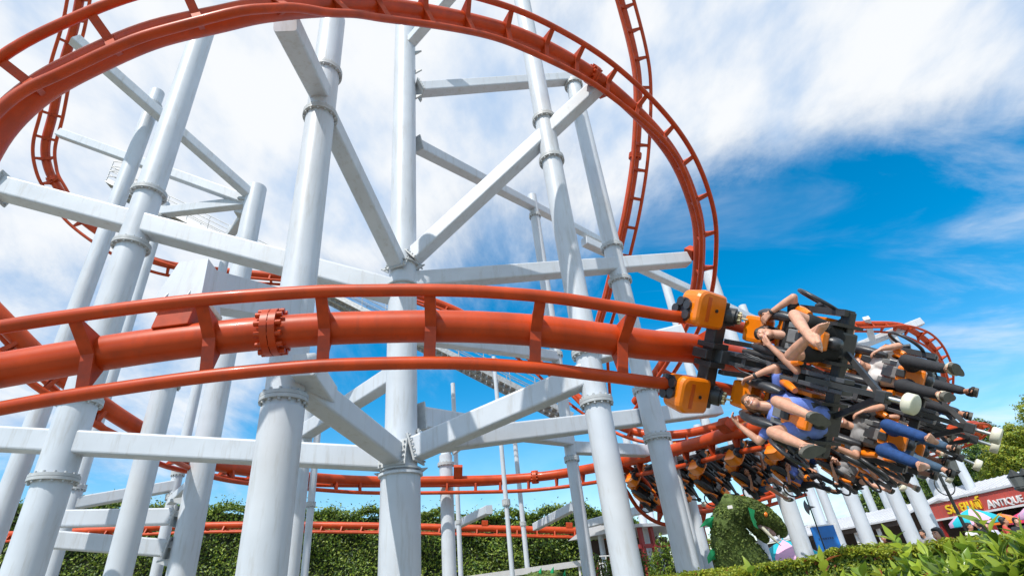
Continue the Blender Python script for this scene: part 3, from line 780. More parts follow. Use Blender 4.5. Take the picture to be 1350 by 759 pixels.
        for k in (-1, 1):
            b = MB()
            pts = [(cx + k * .19, -.22, -.92), (cx + k * .20, -.14, -.80), (cx + k * .21, -.03, -.80), (cx + k * .215, .05, -.90), (cx + k * .215, .10, -1.06), (cx + k * .205, .13, -1.22), (cx + k * .19, .14, -1.33)]
            flat_sweep(b, pts, [.03, .075, .095, .105, .105, .095, .05], .62)
            b.build('restraint_pad', RUBBER, st, world=False, dz=-.17)
            b = MB(); b.sweep([(cx + k * .22, -.2, -1.18), (cx + k * .29, -.08, -1.2), (cx + k * .31, .08, -1.28), (cx + k * .29, .16, -1.42), (cx + k * .26, .2, -1.52)], .04, 8, rad=[.03, .045, .05, .045, .035]); b.build('side_grip', ORANGE, st, world=False, dz=-.17)
        b = MB(); b.box((cx, .225, -1.44), (.075, .018, .11), ch=.012)
        for k in (-1, 1): b.box((cx + k * .12, .195, -1.38), (.03, .012, .08), ch=.006)
        b.build('vest_panel', GREYPAD, st, world=False, dz=-.17)
        b = MB(); b.box((cx, .35, -1.56), (.05, .016, .05), ch=.012); b.build('buckle', BLACK, st, world=False, dz=-.17)
    b = MB(); b.box((0, -.08, -1.98), (.78, .055, .05), ch=.01)
    b.box((0, -.2, -1.9), (.10, .16, .05), ch=.01)
    for sx in (-1, 1):
        b.prism([(-.12, -2.02), (.06, -2.02), (-.02, -1.45), (-.10, -1.45)], (sx * .76, 0, 0), VY, VZ, VX, h0=-.035, h1=.035)
        b.tube((sx * .10, .05, -1.3), (sx * .70, -.06, -1.95), .022, n=8)
        b.box((sx * .42, -.14, -1.95), (.09, .05, .03), ch=.01)
    fb = b.build('foot_beam', BLACK, t, world=False, dz=.05)
    for sx in (-1, 1):
        b = MB(); b.torus((sx * .86, .02, -1.68), (1, .22, 0.34), .215, .022); b.tube((sx * .84, -.05, -1.72), (sx * .80, -.06, -1.62), .03, n=8); b.build('handle_ring', RUBBER, fb, world=False, dz=.05)
    for sx in (-1, 1):
        b = MB(); b.lathe([(0, -.20), (.06, -.18), (.078, -.08), (.078, .08), (.06, .18), (0, .20)], (sx * .42, .10, -1.90), (0, .25, -1), 14); b.build('leg_bumper', RUBBER, fb, world=False, dz=.05)
    b = MB(); ap = Vector((0, .04, -2.52))
    for q in ((-.36, -.10, -2.0), (.36, -.10, -2.0), (0, .22, -1.85)):
        d = ap - Vector(q); s_ = d.normalized().cross(VY).normalized(); b.prism([(-.028, -.028), (.028, -.028), (.028, .028), (-.028, .028)], q, s_, d.normalized().cross(s_), d.normalized(), h0=0, h1=d.length)
    b.box(ap, (.06, .06, .05), ch=.012)
    rf = b.build('roller_frame', BLACK, t, world=False, dz=.05)
    MB().tube(ap, ap - VZ * .28, .022, n=8).build('axle', SILVER, rf, world=False, dz=.05)
    MB().lathe([(0, -.045), (.088, -.045), (.098, -.036), (.098, .036), (.088, .045), (0, .045)], ap - VZ * .24, (0, 0, 1), 22).build('roller', CREAM, rf, world=False, dz=.05)
    return t


car0 = make_car()
_, LP, LT, LD, LQ, lnear = lower
i_row1 = lnear(934, 464); s_row1 = LQ[i_row1]
CARM = []


def frame_at(s):
    i = int(round(s / (LQ[1] - LQ[0]))); p, t_, d_ = Vector(LP[i]), Vector(LT[i]), Vector(LD[i])
    return p, t_, d_


PITCH = 1.72
CAR_LABELS = ['leading coaster car, nearest the viewer, two orange wheel covers on the red rail', 'second coaster car, its white roller sticking out over the trees', 'third coaster car, right behind the rider in bright blue jeans', 'fourth coaster car, innermost of the bend at the right', 'fifth coaster car, half hidden under the sandal soles', 'sixth coaster car, above the blue poster', 'seventh coaster car, just right of the topiary dragon head', 'eighth coaster car, over the topiary dragon crest', 'ninth coaster car, over the back fins of the dragon, seats empty', 'tenth coaster car with empty seats beside the slimmer ringed column', 'last coaster car, tail of the train, left of the slimmer ringed column']
for k in range(11):
    s = s_row1 + .30 - k * PITCH
    p, t_, d_ = frame_at(s)
    sd = t_.cross(-d_).normalized()
    M = Matrix((sd, t_, -d_)).transposed().to_4x4(); M.translation = p
    CARM.append(M)
for k, M in enumerate(CARM):
    o = car0 if k == 0 else copy_tree(car0)
    o.matrix_world = M; tag(o, CAR_LABELS[k], 'coaster car', 'cars of the orange coaster train')


# ------------------------------------------------------------------ people
def caps(b, a, c, r0, r1=None, n=14):
    a, c = Vector(a), Vector(c); r1 = r0 if r1 is None else r1
    if (c - a).length < 1e-5: return b.ell(a, (r0, r0, r0), n=n)
    x, y, z = frame_from(c - a); Ln = (c - a).length; prof = []
    for k in range(5): an = -PI / 2 + PI / 2 * k / 4; prof.append((max(1e-4, r0 * math.cos(an)), r0 * math.sin(an)))
    for k in range(5): an = PI / 2 * k / 4; prof.append((max(1e-4, r1 * math.cos(an)), Ln + r1 * math.sin(an)))
    b.lathe(prof, a, z, n); m = len(b.v)
    b.add(b.v[m - 10 * n:m - 9 * n], [tuple(range(n))[::-1]]); b.add(b.v[m - n:m], [tuple(range(n))])
    return b


def remesh(b, voxel, smooth=3, decim=None):
    me = b.mesh('tmp_body', [SKIN]); o = bpy.data.objects.new('tmp_body', me); COL.objects.link(o)
    bm = bmesh.new(); bm.from_mesh(me); bmesh.ops.remove_doubles(bm, verts=bm.verts, dist=1e-5); bmesh.ops.recalc_face_normals(bm, faces=bm.faces); bm.to_mesh(me); bm.free()
    r = o.modifiers.new('r', 'REMESH'); r.mode = 'VOXEL'; r.voxel_size = voxel; r.use_smooth_shade = True
    if smooth:
        sm = o.modifiers.new('s', 'SMOOTH'); sm.iterations = smooth; sm.factor = .5
    dg = bpy.context.evaluated_depsgraph_get(); out = bpy.data.meshes.new_from_object(o.evaluated_get(dg))
    bpy.data.objects.remove(o); bpy.data.meshes.remove(me)
    return out


def hand(b, wr, d, palm, side, curl=.6, k=1.0):
    """wrist point, finger direction, palm normal (the side the fingers close to), thumb side"""
    d = Vector(d).normalized(); palm = (Vector(palm) - Vector(palm).dot(d) * d).normalized(); sd = d.cross(palm) * side
    for o_ in (-.028, 0, .026): caps(b, wr + sd * o_ * .6, wr + d * .085 + sd * o_, .017, .0145, 8)
    for o_, ln in ((-.032, .062), (-.011, .076), (.011, .072), (.031, .056)):
        p = wr + d * .092 + sd * (-o_); q = p + (d * math.cos(curl * .5) + palm * math.sin(curl * .5)) * ln * .5; r = q + (d * math.cos(curl * 1.5) + palm * math.sin(curl * 1.5)) * ln * .5
        caps(b, p, q, .0098 * k, .009 * k, 7); caps(b, q, r, .009 * k, .0078 * k, 7)
    p = wr + d * .03 + sd * .03; q = p + (d * .55 + sd * .75 + palm * .3).normalized() * .045; r = q + (d * .85 + palm * .45).normalized() * .032
    caps(b, p, q, .0125, .011, 7); caps(b, q, r, .011, .0088, 7)


def build_person(J, voxel=.011, open_mouth=False, head_rot=(0, 0, 0), long_hair=False, fingers=1.0):
    """returns dict of meshes in hip coordinates; J holds joint positions, R side is +x"""
    V = {k: Vector(v) for k, v in J.items() if len(v) == 3}
    HR = Quaternion((1, 0, 0), head_rot[0]).to_matrix() @ Quaternion((0, 1, 0), head_rot[1]).to_matrix() @ Quaternion((0, 0, 1), head_rot[2]).to_matrix()
    H = V.get('head', Vector((0, .04, .65))); ax = tuple(HR @ v for v in (VX, VY, VZ))
    hp = lambda x, y, z: H + ax[0] * x + ax[1] * y + ax[2] * z
    b = MB(); cl = MB(); pa = MB()
    for sx in (-1, 1):
        caps(b, (sx * .065, -.01, .0), (sx * .055, -.01, .20), .105, .098); caps(b, (sx * .055, -.01, .20), (sx * .085, -.01, .37), .098, .10)
        caps(cl, (sx * .065, -.01, .04), (sx * .06, -.01, .20), .122, .112); caps(cl, (sx * .06, -.01, .20), (sx * .085, -.01, .37), .112, .115)
        caps(pa, (sx * .065, -.01, -.01), (sx * .06, -.01, .09), .119, .115)
    caps(b, (-.15, -.015, .445), (.15, -.015, .445), .058); caps(cl, (-.14, -.015, .44), (.14, -.015, .44), .070); caps(cl, (0, -.012, .44), (0, -.005, .50), .070, .062)
    caps(b, (0, -.01, .44), H + ax[2] * -.06 + ax[1] * -.015, .058, .050)
    for sd, sx in (('r', 1), ('l', -1)):
        sh = Vector((sx * .178, -.015, .435)); el, wr = V['elbow_' + sd], V['wrist_' + sd]
        caps(b, sh, el, .053, .041); caps(b, el, el.lerp(wr, .35), .041, .040); caps(b, el.lerp(wr, .35), wr, .040, .026)
        caps(cl, sh, sh.lerp(el, .62), .066, .060)
        hd = V.get('hand_' + sd, wr + (wr - el)) - wr; pn = V.get('palm_' + sd, Vector((-sx, .2, 0)))
        hand(b, wr, hd, pn, sx, J.get('curl_' + sd, (.7,))[0] if 'curl_' + sd in J else .7, fingers)
        hip = Vector((sx * .085, .0, -.015)); kn, an = V['knee_' + sd], V['ankle_' + sd]
        caps(b, hip, kn, .088, .056); caps(b, kn, kn.lerp(an, .35), .056, .056); caps(b, kn.lerp(an, .35), an, .056, .034)
        sh_ = (an - kn).normalized(); back = (kn - hip).normalized(); calf = kn.lerp(an, .3) - (back - back.dot(sh_) * sh_) * .02; caps(b, calf, calf.lerp(an, .4), .05, .04)
        tf = V.get('toe_' + sd, an + Vector((0, .18, -.06))); fd = (tf - an).normalized(); up = -(sh_ - sh_.dot(fd) * fd).normalized(); lat = fd.cross(up)
        caps(b, an, an - fd * .04 - up * .045, .036, .033); caps(b, an + up * .0, an + fd * .10 - up * .035, .035, .03); caps(b, an - fd * .045 - up * .05, an + fd * .14 - up * .055, .03, .027)
        for o_ in (-.028, .028): caps(b, an + fd * .06 - up * .052 + lat * o_ * .5, an + fd * .14 - up * .057 + lat * o_, .027, .022)
        for j in range(5): o_ = (-.036 + .018 * j) * (1); caps(b, an + fd * .14 - up * .06 + lat * o_, an + fd * (.185 - .008 * abs(j - (1 if sx > 0 else 3))) - up * .062 + lat * o_ * 1.15, .0105, .0095, 7)
        caps(pa, hip, kn, .104, .075)
        V['lat_' + sd] = lat; V['fd_' + sd] = fd; V['up_' + sd] = up
    b.ell(hp(0, -.015, .03), (.074, .094, .088), ax, 18); b.ell(hp(0, .012, -.025), (.063, .076, .088), ax, 18); b.ell(hp(0, .038, -.082), (.040, .045, .034), ax, 14)
    caps(b, hp(0, .082, .012), hp(0, .106, -.026), .011, .0165, 10); b.ell(hp(0, .094, -.032), (.020, .014, .010), ax, 10)
    for sx in (-1, 1):
        b.ell(hp(sx * .076, -.005, -.01), (.012, .022, .033), ax, 10); b.ell(hp(sx * .034, .060, -.038), (.026, .024, .024), ax, 12); caps(b, hp(sx * .015, .086, .028), hp(sx * .048, .072, .026), .010, .008, 8)
        b.ell(hp(sx * .031, .074, .006), (.016, .012, .010), ax, 10)
    b.ell(hp(0, .080, -.064), (.030, .013, .013 if open_mouth else .009), ax, 12)
    body = remesh(b, voxel, 2)
    body.materials.clear()
    for m in (SKIN, LIP, EYEW, EYED): body.materials.append(m)
    inv = HR.transposed(); ks = np.zeros(len(body.polygons), dtype=np.int32)
    for p in body.polygons:
        q = inv @ (Vector(p.center) - H)
        if q.y < .05 or abs(q.x) > .06 or abs(q.z) > .1: continue
        e = abs(q.x)
        if ((q.x / .028) ** 2 + ((q.z + .064) / (.015 if open_mouth else .0085)) ** 2) < 1: ks[p.index] = 1
        if open_mouth and ((q.x / .020) ** 2 + ((q.z + .064) / .008) ** 2) < 1: ks[p.index] = 2
        if (((e - .031) / .014) ** 2 + ((q.z - .006) / .0065) ** 2) < 1: ks[p.index] = 2
        if (((e - .031) / .007) ** 2 + ((q.z - .006) / .0065) ** 2) < 1: ks[p.index] = 3
        if (((e - .032) / .022) ** 2 + ((q.z - .031 + (e - .032) * .15) / .006) ** 2) < 1: ks[p.index] = 3
    body.polygons.foreach_set('material_index', ks)
    hb = MB(); hb.ell(hp(0, -.035, .040), (.088, .098, .094), ax, 18); hb.ell(hp(0, .022, .082), (.070, .062, .038), ax, 14)
    for sx in (-1, 1): hb.ell(hp(sx * .062, -.03, .0), (.026, .055, .06), ax, 12)
    if long_hair:
        for sx in (-1, 1):
            hb.ell(hp(sx * .072, -.025, .005), (.024, .05, .085), ax, 12)
        caps(hb, hp(0, -.07, .0), hp(0, -.10, -.15), .072, .045, 12)
    else:
        hb.ell(hp(0, -.075, -.035), (.066, .04, .06), ax, 12)
    hair = remesh(hb, .012, 2)
    return dict(body=body, hair=hair, shirt=remesh(cl, .014, 3), pants_b=pa, V=V, H=H, ax=ax)


def legwear(pa, V, kind):
    b = MB(); b.v, b.f, b.m, b.s = list(pa.v), list(pa.f), list(pa.m), list(pa.s)
    if kind == 'long':
        for sd in 'rl': kn, an = V['knee_' + sd], V['ankle_' + sd]; caps(b, kn, kn.lerp(an, .86), .076, .058)
    if kind == 'short':
        b = MB()
        for sx, sd in ((1, 'r'), (-1, 'l')):
            caps(b, (sx * .065, -.01, -.01), (sx * .06, -.01, .09), .120, .116); hip = Vector((sx * .085, 0, -.015)); caps(b, hip, hip.lerp(V['knee_' + sd], .62), .106, .088)
    return remesh(b, .014, 3)


def shoe_mesh(V, kind, foot):
    b = MB()
    for sd in foot:
        an, fd, up, lat = V['ankle_' + sd], V['fd_' + sd], V['up_' + sd], V['lat_' + sd]
        prof = []
        for k in range(24):
            a = 2 * PI * k / 24; x = math.cos(a); y = math.sin(a); prof.append((.07 + .160 * x, y * (.055 if x > -.2 else .045) * (1 + .1 * x)))
        h0, h1 = (-.105, -.082)
        b.prism(prof, an, fd, lat, up, 0 if kind == 'flip' else 1, h0=h0 - .012, h1=h1)
        if kind == 'flip':
            for s_ in (-1, 1): b.sweep([an + fd * .02 - up * .08 + lat * (.042 * s_), an + fd * .08 - up * .022 + lat * (.03 * s_), an + fd * .13 - up * .045], .010, 6)
        else:
            m = MB(); caps(m, an - fd * .02 - up * .03, an - fd * .03 - up * .055, .048, .045); caps(m, an - fd * .03 - up * .055, an + fd * .14 - up * .062, .045, .040)
            for s_ in (-1, 1): caps(m, an + fd * .05 - up * .062 + lat * .02 * s_, an + fd * .14 - up * .066 + lat * .025 * s_, .035, .030)
            b.add(m.v, m.f, 0, True)
    return b.mesh('shoes', [SOLE, SOLE] if kind == 'flip' else ([CANVAS, SOLE] if kind == 'canvas' else [BLACKC, SOLE]))


def put(kind, me, parent, mats=None):
    o = bpy.data.objects.new(kind, me); COL.objects.link(o); o.parent = parent
    if mats:
        if len(me.materials) == 0: me.materials.append(mats)
        o.material_slots[0].link = 'OBJECT'; o.material_slots[0].material = mats
    return o


def person(pm, M, label, group, skin=None, hair=HAIRK, shirt=GREYC, legs=None, legm=None, shoe=None, extra=None):
    o = bpy.data.objects.new('person', pm['body']); COL.objects.link(o); o.matrix_world = M
    tag(o, label, 'person', group)
    if skin: o.material_slots[0].link = 'OBJECT'; o.material_slots[0].material = skin
    put('hair', pm['hair'], o, hair)
    if shirt: put('shirt', pm['shirt'], o, shirt)
    if legs:
        key = 'leg_' + legs
        if key not in pm: pm[key] = legwear(pm['pants_b'], pm['V'], legs)
        put('trousers' if legs == 'long' else 'shorts', pm[key], o, legm)
    if shoe:
        for ft in 'rl':
            key = 'shoe_' + shoe + ft
            if key not in pm: pm[key] = shoe_mesh(pm['V'], shoe, ft)
            put('sandal' if shoe == 'flip' else 'shoe', pm[key], o)
    if extra: extra(o, pm)
    return o


woman_p = build_person(dict(elbow_r=(.40, .06, .50), wrist_r=(.30, .14, .72), hand_r=(.22, .20, .80), palm_r=(-1, 0, -.3), elbow_l=(-.42, .08, .46), wrist_l=(-.27, .17, .64), hand_l=(-.19, .21, .74), palm_l=(1, 0, -.3),
                            knee_r=(.18, .44, .10), ankle_r=(.17, .56, -.34), toe_r=(.20, .74, -.34), knee_l=(-.12, .45, .11), ankle_l=(-.10, .56, -.34), toe_l=(-.13, .74, -.34), head=(.02, .09, .645)),
                       voxel=.0068, open_mouth=True, head_rot=(.15, -.10, .25), long_hair=True)
man_p = build_person(dict(elbow_r=(.34, .08, .22), wrist_r=(.14, .20, .50), hand_r=(.06, .20, .60), palm_r=(-.3, -1, 0), curl_r=(1.3,), elbow_l=(-.40, .10, .40), wrist_l=(-.20, .15, .60), hand_l=(-.10, .17, .66), palm_l=(0, -1, 0), curl_l=(1.0,),
                          knee_r=(.19, .42, .08), ankle_r=(-.06, .60, -.22), toe_r=(-.17, .66, -.30), knee_l=(-.20, .42, .12), ankle_l=(.00, .68, -.26), toe_l=(.08, .78, -.36), head=(.03, .09, .645)),
                     voxel=.0068, open_mouth=True, head_rot=(.10, .10, -.35))
hang_p = build_person(dict(elbow_r=(.33, .18, .34), wrist_r=(.30, .34, .55), hand_r=(.26, .38, .64), palm_r=(-1, 0, 0), elbow_l=(-.33, .14, .24), wrist_l=(-.22, .33, .36), hand_l=(-.15, .36, .42), palm_l=(1, 0, 0),
                           knee_r=(.15, .43, .05), ankle_r=(.16, .62, -.33), toe_r=(.18, .78, -.30), knee_l=(-.14, .43, .07), ankle_l=(-.13, .60, -.34), toe_l=(-.15, .76, -.30)),
                      voxel=.0085, head_rot=(.05, 0, .2), open_mouth=True)
gen1_p = build_person(dict(elbow_r=(.30, .12, .20), wrist_r=(.12, .24, .50), hand_r=(.07, .22, .60), palm_r=(-.4, -1, 0), elbow_l=(-.36, .10, .44), wrist_l=(-.22, .2, .64), hand_l=(-.16, .22, .72), palm_l=(1, 0, 0),
                           knee_r=(.16, .42, .06), ankle_r=(.18, .66, -.26), toe_r=(.2, .82, -.22), knee_l=(-.15, .42, .08), ankle_l=(-.13, .70, -.22), toe_l=(-.15, .86, -.18)), voxel=.011, head_rot=(.1, 0, -.15), open_mouth=True, fingers=1.3)
gen2_p = build_person(dict(elbow_r=(.36, .12, .30), wrist_r=(.24, .25, .52), hand_r=(.19, .26, .60), palm_r=(-1, 0, 0), elbow_l=(-.36, .12, .30), wrist_l=(-.24, .25, .52), hand_l=(-.19, .26, .60), palm_l=(1, 0, 0),
                           knee_r=(.14, .43, .04), ankle_r=(.15, .56, -.36), toe_r=(.17, .72, -.36), knee_l=(-.15, .43, .06), ankle_l=(-.15, .58, -.35), toe_l=(-.17, .74, -.34)), voxel=.011, head_rot=(0, .05, .3), fingers=1.3)
gen3_p = build_person(dict(elbow_r=(.36, .06, .40), wrist_r=(.20, .16, .62), hand_r=(.13, .18, .70), palm_r=(-1, 0, 0), elbow_l=(-.34, .16, .22), wrist_l=(-.22, .36, .18), hand_l=(-.2, .44, .16), palm_l=(.3, 0, -1),
                           knee_r=(.15, .43, .06), ankle_r=(.10, .68, -.26), toe_r=(.1, .84, -.24), knee_l=(-.14, .43, .05), ankle_l=(-.16, .62, -.32), toe_l=(-.18, .79, -.30)), voxel=.011, head_rot=(.05, 0, .1), long_hair=True, open_mouth=True, fingers=1.3)


def watch(sd):
    def f(o, pm):
        V = pm['V']; w_ = V['wrist_' + sd]; d_ = (V['elbow_' + sd] - w_).normalized(); b = MB(); b.lathe([(.030, -.014), (.036, -.012), (.036, .012), (.030, .014)], w_ + d_ * .02, d_, 16); b.build('wristband', BLACK, o, world=False)
    return f


def print_patch(o, pm):
    b = MB(); b.box((0.02, .118, .30), (.05, .012, .035), ch=.006); b.build('shirt_print', PINK, o, world=False)


def sunglasses(o, pm):
    H, ax = pm['H'], pm['ax']; b = MB()
    for sx in (-1, 1): b.box(H + ax[0] * .033 * sx + ax[1] * .092 + ax[2] * .006, (.026, .006, .018), ax, ch=.004); b.tube(H + ax[0] * .06 * sx + ax[1] * .085 + ax[2] * .012, H + ax[0] * .078 * sx + ax[2] * .012, .005, n=5)
    b.build('sunglasses', BLACK, o, world=False)


def seat_m(k, sx): return CARM[k] @ Matrix.Translation((sx * .42, .05, -1.86)) @ Matrix.Scale(1.08, 4)


G = 'riders on the coaster train'
person(man_p, seat_m(0, -1), 'barefoot front rider in a black top, legs crossed and fist at his mouth', G, SKIN, HAIRK, BLACKC, 'short', BLACKC, None, watch('l'))
person(woman_p, seat_m(0, 1), 'laughing front rider in a periwinkle shirt showing grey sandal soles', G, SKIN, HAIRB, PERI, 'short', PERI, 'flip', watch('l'))
person(hang_p, seat_m(1, -1), 'second row rider in charcoal trousers and cream canvas shoes', G, SKIN, HAIRK, WHITEC, 'long', CHARC, 'canvas', print_patch)
person(hang_p, seat_m(1, 1), 'barefoot second row rider in bright blue jeans with one arm raised', G, SKIN, HAIRK, GREYC, 'long', NAVYJ, None, watch('r'))
person(gen2_p, seat_m(2, -1), 'third row rider in a black shirt and dark trousers behind the charcoal trousers', G, SKINT, HAIRK, BLACKC, 'long', CHARC, 'dark')
person(gen2_p, seat_m(2, 1), 'rider in sunglasses, grey shirt and faded jeans with dark shoes', G, SKIN, HAIRK, GREYC, 'long', FADEJ, 'dark', sunglasses)
person(gen1_p, seat_m(3, -1), 'rider in a red brown shirt on the inner seat of the fourth car', G, SKIN, HAIRK, MAROON, 'long', NAVYJ, 'dark')
person(gen3_p, seat_m(3, 1), 'brown skinned rider in a pale top and blue shorts with dark shoes', G, SKIND, HAIRK, WHITEC, 'short', NAVYJ, 'dark')
person(gen2_p, seat_m(4, -1), 'rider in a white shirt and denim on the upper seat of the fifth car', G, SKINT, HAIRK, WHITEC, 'long', FADEJ, 'canvas')
person(gen1_p, seat_m(4, 1), 'rider in lilac top and dark shorts, hand on chin, above the poster', G, SKIN, HAIRB, LILAC, 'short', CHARC, 'canvas')
person(gen1_p, seat_m(5, -1), 'rider in an orange red top on the upper seat of the sixth car', G, SKIN, HAIRK, REDC, 'short', GREYC, 'canvas')
person(gen3_p, seat_m(5, 1), 'bare legged long haired rider in a grey top above the topiary dragon', G, SKIN, HAIRK, GREYC, 'short', BLACKC, 'flip')
person(gen2_p, seat_m(6, -1), 'rider in a white shirt and navy jeans on the seventh car', G, SKINT, HAIRK, WHITEC, 'long', NAVYJ, 'dark')
person(gen3_p, seat_m(6, 1), 'rider in a blue shirt and charcoal trousers on the seventh car', G, SKINT, HAIRK, PERI, 'long', CHARC, 'dark')
person(gen2_p, seat_m(7, 1), 'rider in a black shirt on the lower seat of the eighth car', G, SKINT, HAIRK, BLACKC, 'short', FADEJ, 'canvas')
person(gen1_p, seat_m(7, -1), 'rider in a white top and faded jeans on the eighth car', G, SKIN, HAIRK, WHITEC, 'long', FADEJ, 'dark')
#PART3

# ------------------------------------------------------------------ vegetation
def leaf_cloud(name, pts, size, mats, weights, parent=None, seed=1, nrm=None, spread=.9, aspect=.5, fold=.15, lo=None):
    """many small folded leaves, one mesh"""
    rng = np.random.default_rng(seed); n = len(pts); pts = np.asarray(pts, float)
    d = rng.normal(size=(n, 3)); d /= np.linalg.norm(d, axis=1)[:, None]
    if nrm is None: nn = rng.normal(size=(n, 3)) * .8 + np.array([0, -.25, .6])
    else: nn = np.asarray(nrm) + rng.normal(size=(n, 3)) * spread
    nn /= np.linalg.norm(nn, axis=1)[:, None]
    a = d - (d * nn).sum(1)[:, None] * nn; a /= np.linalg.norm(a, axis=1)[:, None]; b = np.cross(nn, a)
    sz = (size * rng.uniform(.6, 1.35, n))[:, None]
    v = np.empty((n, 4, 3)); v[:, 0] = pts - a * sz * .5; v[:, 1] = pts + b * sz * aspect * .5 + nn * sz * fold; v[:, 2] = pts + a * sz * .5; v[:, 3] = pts - b * sz * aspect * .5 + nn * sz * fold
    me = bpy.data.meshes.new(name); off = np.array(parent.location) if parent is not None else (lo if lo is not None else np.zeros(3))
    me.vertices.add(4 * n); me.vertices.foreach_set('co', (v.reshape(-1, 3) - off).ravel())
    idx = np.arange(n)[:, None] * 4; tri = np.concatenate([idx + np.array([0, 1, 2]), idx + np.array([0, 2, 3])], 1).ravel()
    me.loops.add(6 * n); me.loops.foreach_set('vertex_index', tri.astype(np.int32))
    me.polygons.add(2 * n); me.polygons.foreach_set('loop_start', np.arange(0, 6 * n, 3, dtype=np.int32))
    mi = rng.choice(len(mats), n, p=np.array(weights) / sum(weights)); me.polygons.foreach_set('material_index', np.repeat(mi, 2).astype(np.int32))
    for m in mats: me.materials.append(m)
    me.update(); me.validate()
    o = bpy.data.objects.new(name, me); COL.objects.link(o)
    if parent is not None: o.parent = parent
    elif lo is not None: o.location = tuple(lo)
    return o


def atz(x, y, z):
    d = at(x, y, 1) - EYE; return EYE + d * ((z - EYE.z) / d.z)


def ground_of(p): return Vector((p.x, p.y, 0))


# tall screen hedge behind the low track
def tall_hedge():
    top = [(-140, 640, 32), (-20, 652, 32), (60, 662, 32), (160, 660, 32), (280, 664, 32), (360, 672, 32), (440, 668, 32), (480, 672, 32), (600, 672, 32), (690, 674, 32), (770, 664, 32), (800, 668, 32), (830, 676, 32), (856, 690, 32)]
    P_ = [at(*p) for p in top]; rng = np.random.default_rng(3)
    t = thing('tall_hedge', 'long tall leafy hedge screening the whole back behind the low red track', 'hedge', ground_of(P_[5]))
    pts = []; nr = []; n = 80000; L_ = [0]
    for i in range(len(P_) - 1): L_.append(L_[-1] + (P_[i + 1] - P_[i]).xy.length)
    s = rng.uniform(0, L_[-1], n); xs = np.interp(s, L_, [p.x for p in P_]); ys = np.interp(s, L_, [p.y for p in P_]); zs = np.interp(s, L_, [p.z for p in P_])
    bump = .45 * np.sin(s * .9) * np.sin(s * .37 + 1) + .25 * np.sin(s * 2.3 + .5)
    zs = zs + bump * .6
    kind = rng.uniform(size=n)
    h = np.where(kind < .72, rng.uniform(0, 1, n) ** .8 * zs, zs + rng.exponential(.16, n) - .40)
    fr = np.where(kind < .72, np.abs(rng.normal(0, .30, n)) + .25 * np.sin(s * 1.7 + h * 1.9) + .3 * np.sin(s * .6 - h * 1.1), rng.uniform(0, 1.6, n))
    d0 = (P_[-1] - P_[0]); d0.z = 0; d0.normalize(); nb = np.array([-d0.y, d0.x, 0])          # away from the viewer
    pts = np.stack([xs, ys, h], 1) + nb * fr[:, None]
    nrm = np.where((kind < .72)[:, None], -nb * .8 + np.array([0, 0, .45]), np.array([0, 0, 1.]) - nb * .3)
    leaf_cloud('foliage', pts, .225, [LEAF_D, LEAF_M, LEAF_L], [.2, .45, .35], t, 5, nrm, .75)
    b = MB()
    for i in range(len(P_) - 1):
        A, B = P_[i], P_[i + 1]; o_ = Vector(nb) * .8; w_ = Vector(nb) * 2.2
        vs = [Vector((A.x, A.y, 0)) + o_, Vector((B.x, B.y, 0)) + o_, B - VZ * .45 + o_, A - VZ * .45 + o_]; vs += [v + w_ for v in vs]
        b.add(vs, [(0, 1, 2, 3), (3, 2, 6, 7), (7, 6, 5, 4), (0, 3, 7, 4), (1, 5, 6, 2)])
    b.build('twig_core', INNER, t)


tall_hedge()


def tree(c, height, lumps, label, mats, wts, n, size, seed, trunk_r=.16, group='trees at the right'):
    rng = np.random.default_rng(seed); base = ground_of(c); t = thing('tree', label, 'tree', base, group)
    pts = []; nr = []; per = n // len(lumps)
    b = MB(); top = base + VZ * height * .55
    b.sweep([base, base + Vector((.1, 0, height * .3)), top], .1, 9, rad=[trunk_r, trunk_r * .8, trunk_r * .55])
    for (ox, oy, oz, r) in lumps:
        q = rng.normal(size=(per, 3)); q /= np.linalg.norm(q, axis=1)[:, None]
        rad = r * (rng.uniform(.45, 1.0, per) ** .5) * (1 + .28 * np.sin(q[:, 0] * 5 + q[:, 2] * 7 + seed) * np.sin(q[:, 1] * 6 + ox))
        p = q * rad[:, None] * np.array([1, 1, .85]) + np.array([base.x + ox, base.y + oy, oz]); pts.append(p); nr.append(q + np.array([0, 0, .5]))
        e = Vector((base.x + ox, base.y + oy, oz)); b.sweep([top - VZ * height * .12, top.lerp(e, .5) + VZ * .1, e], .05, 6, rad=[trunk_r * .45, trunk_r * .3, .02])
    b.build('trunk', BARK, t)
    leaf_cloud('crown', np.concatenate(pts), size, mats, wts, t, seed, np.concatenate(nr), .8)


def lumps_px(c, L_):
    """lumps given as picture points at the crown's distance become offsets round the trunk"""
    out = []
    for (x, y, Z, r) in L_:
        p = at(x, y, Z); out.append((p.x - c.x, p.y - c.y, p.z, r))
    return out


c = at(1375, 700, 30); tree(c, 8, lumps_px(c, [(1365, 600, 30, 1.9), (1345, 610, 29.5, 1.3), (1385, 570, 30.5, 2.0), (1400, 640, 30, 2.2), (1350, 645, 30, 1.5), (1335, 628, 30, 1.2), (1372, 540, 31, 1.4), (1326, 600, 30, 1.3), (1316, 626, 30, 1.1), (1338, 575, 30, 1.0)]), 'bright green bushy tree at the right edge', [LEAF_M, LEAF_L, LEAF_Y], [.15, .5, .35], 30000, .18, 11)
c = at(1292, 690, 40); tree(c, 9, lumps_px(c, [(1290, 572, 41, 1.5), (1275, 600, 40, 2.0), (1303, 598, 40, 1.8), (1285, 630, 40, 2.4), (1318, 618, 40, 1.7), (1262, 630, 40, 1.9), (1305, 640, 40, 2)]), 'darker tall tree rising behind the right end of the white roof', [LEAF_D, LEAF_M, LEAF_L], [.5, .4, .1], 22000, .23, 12)
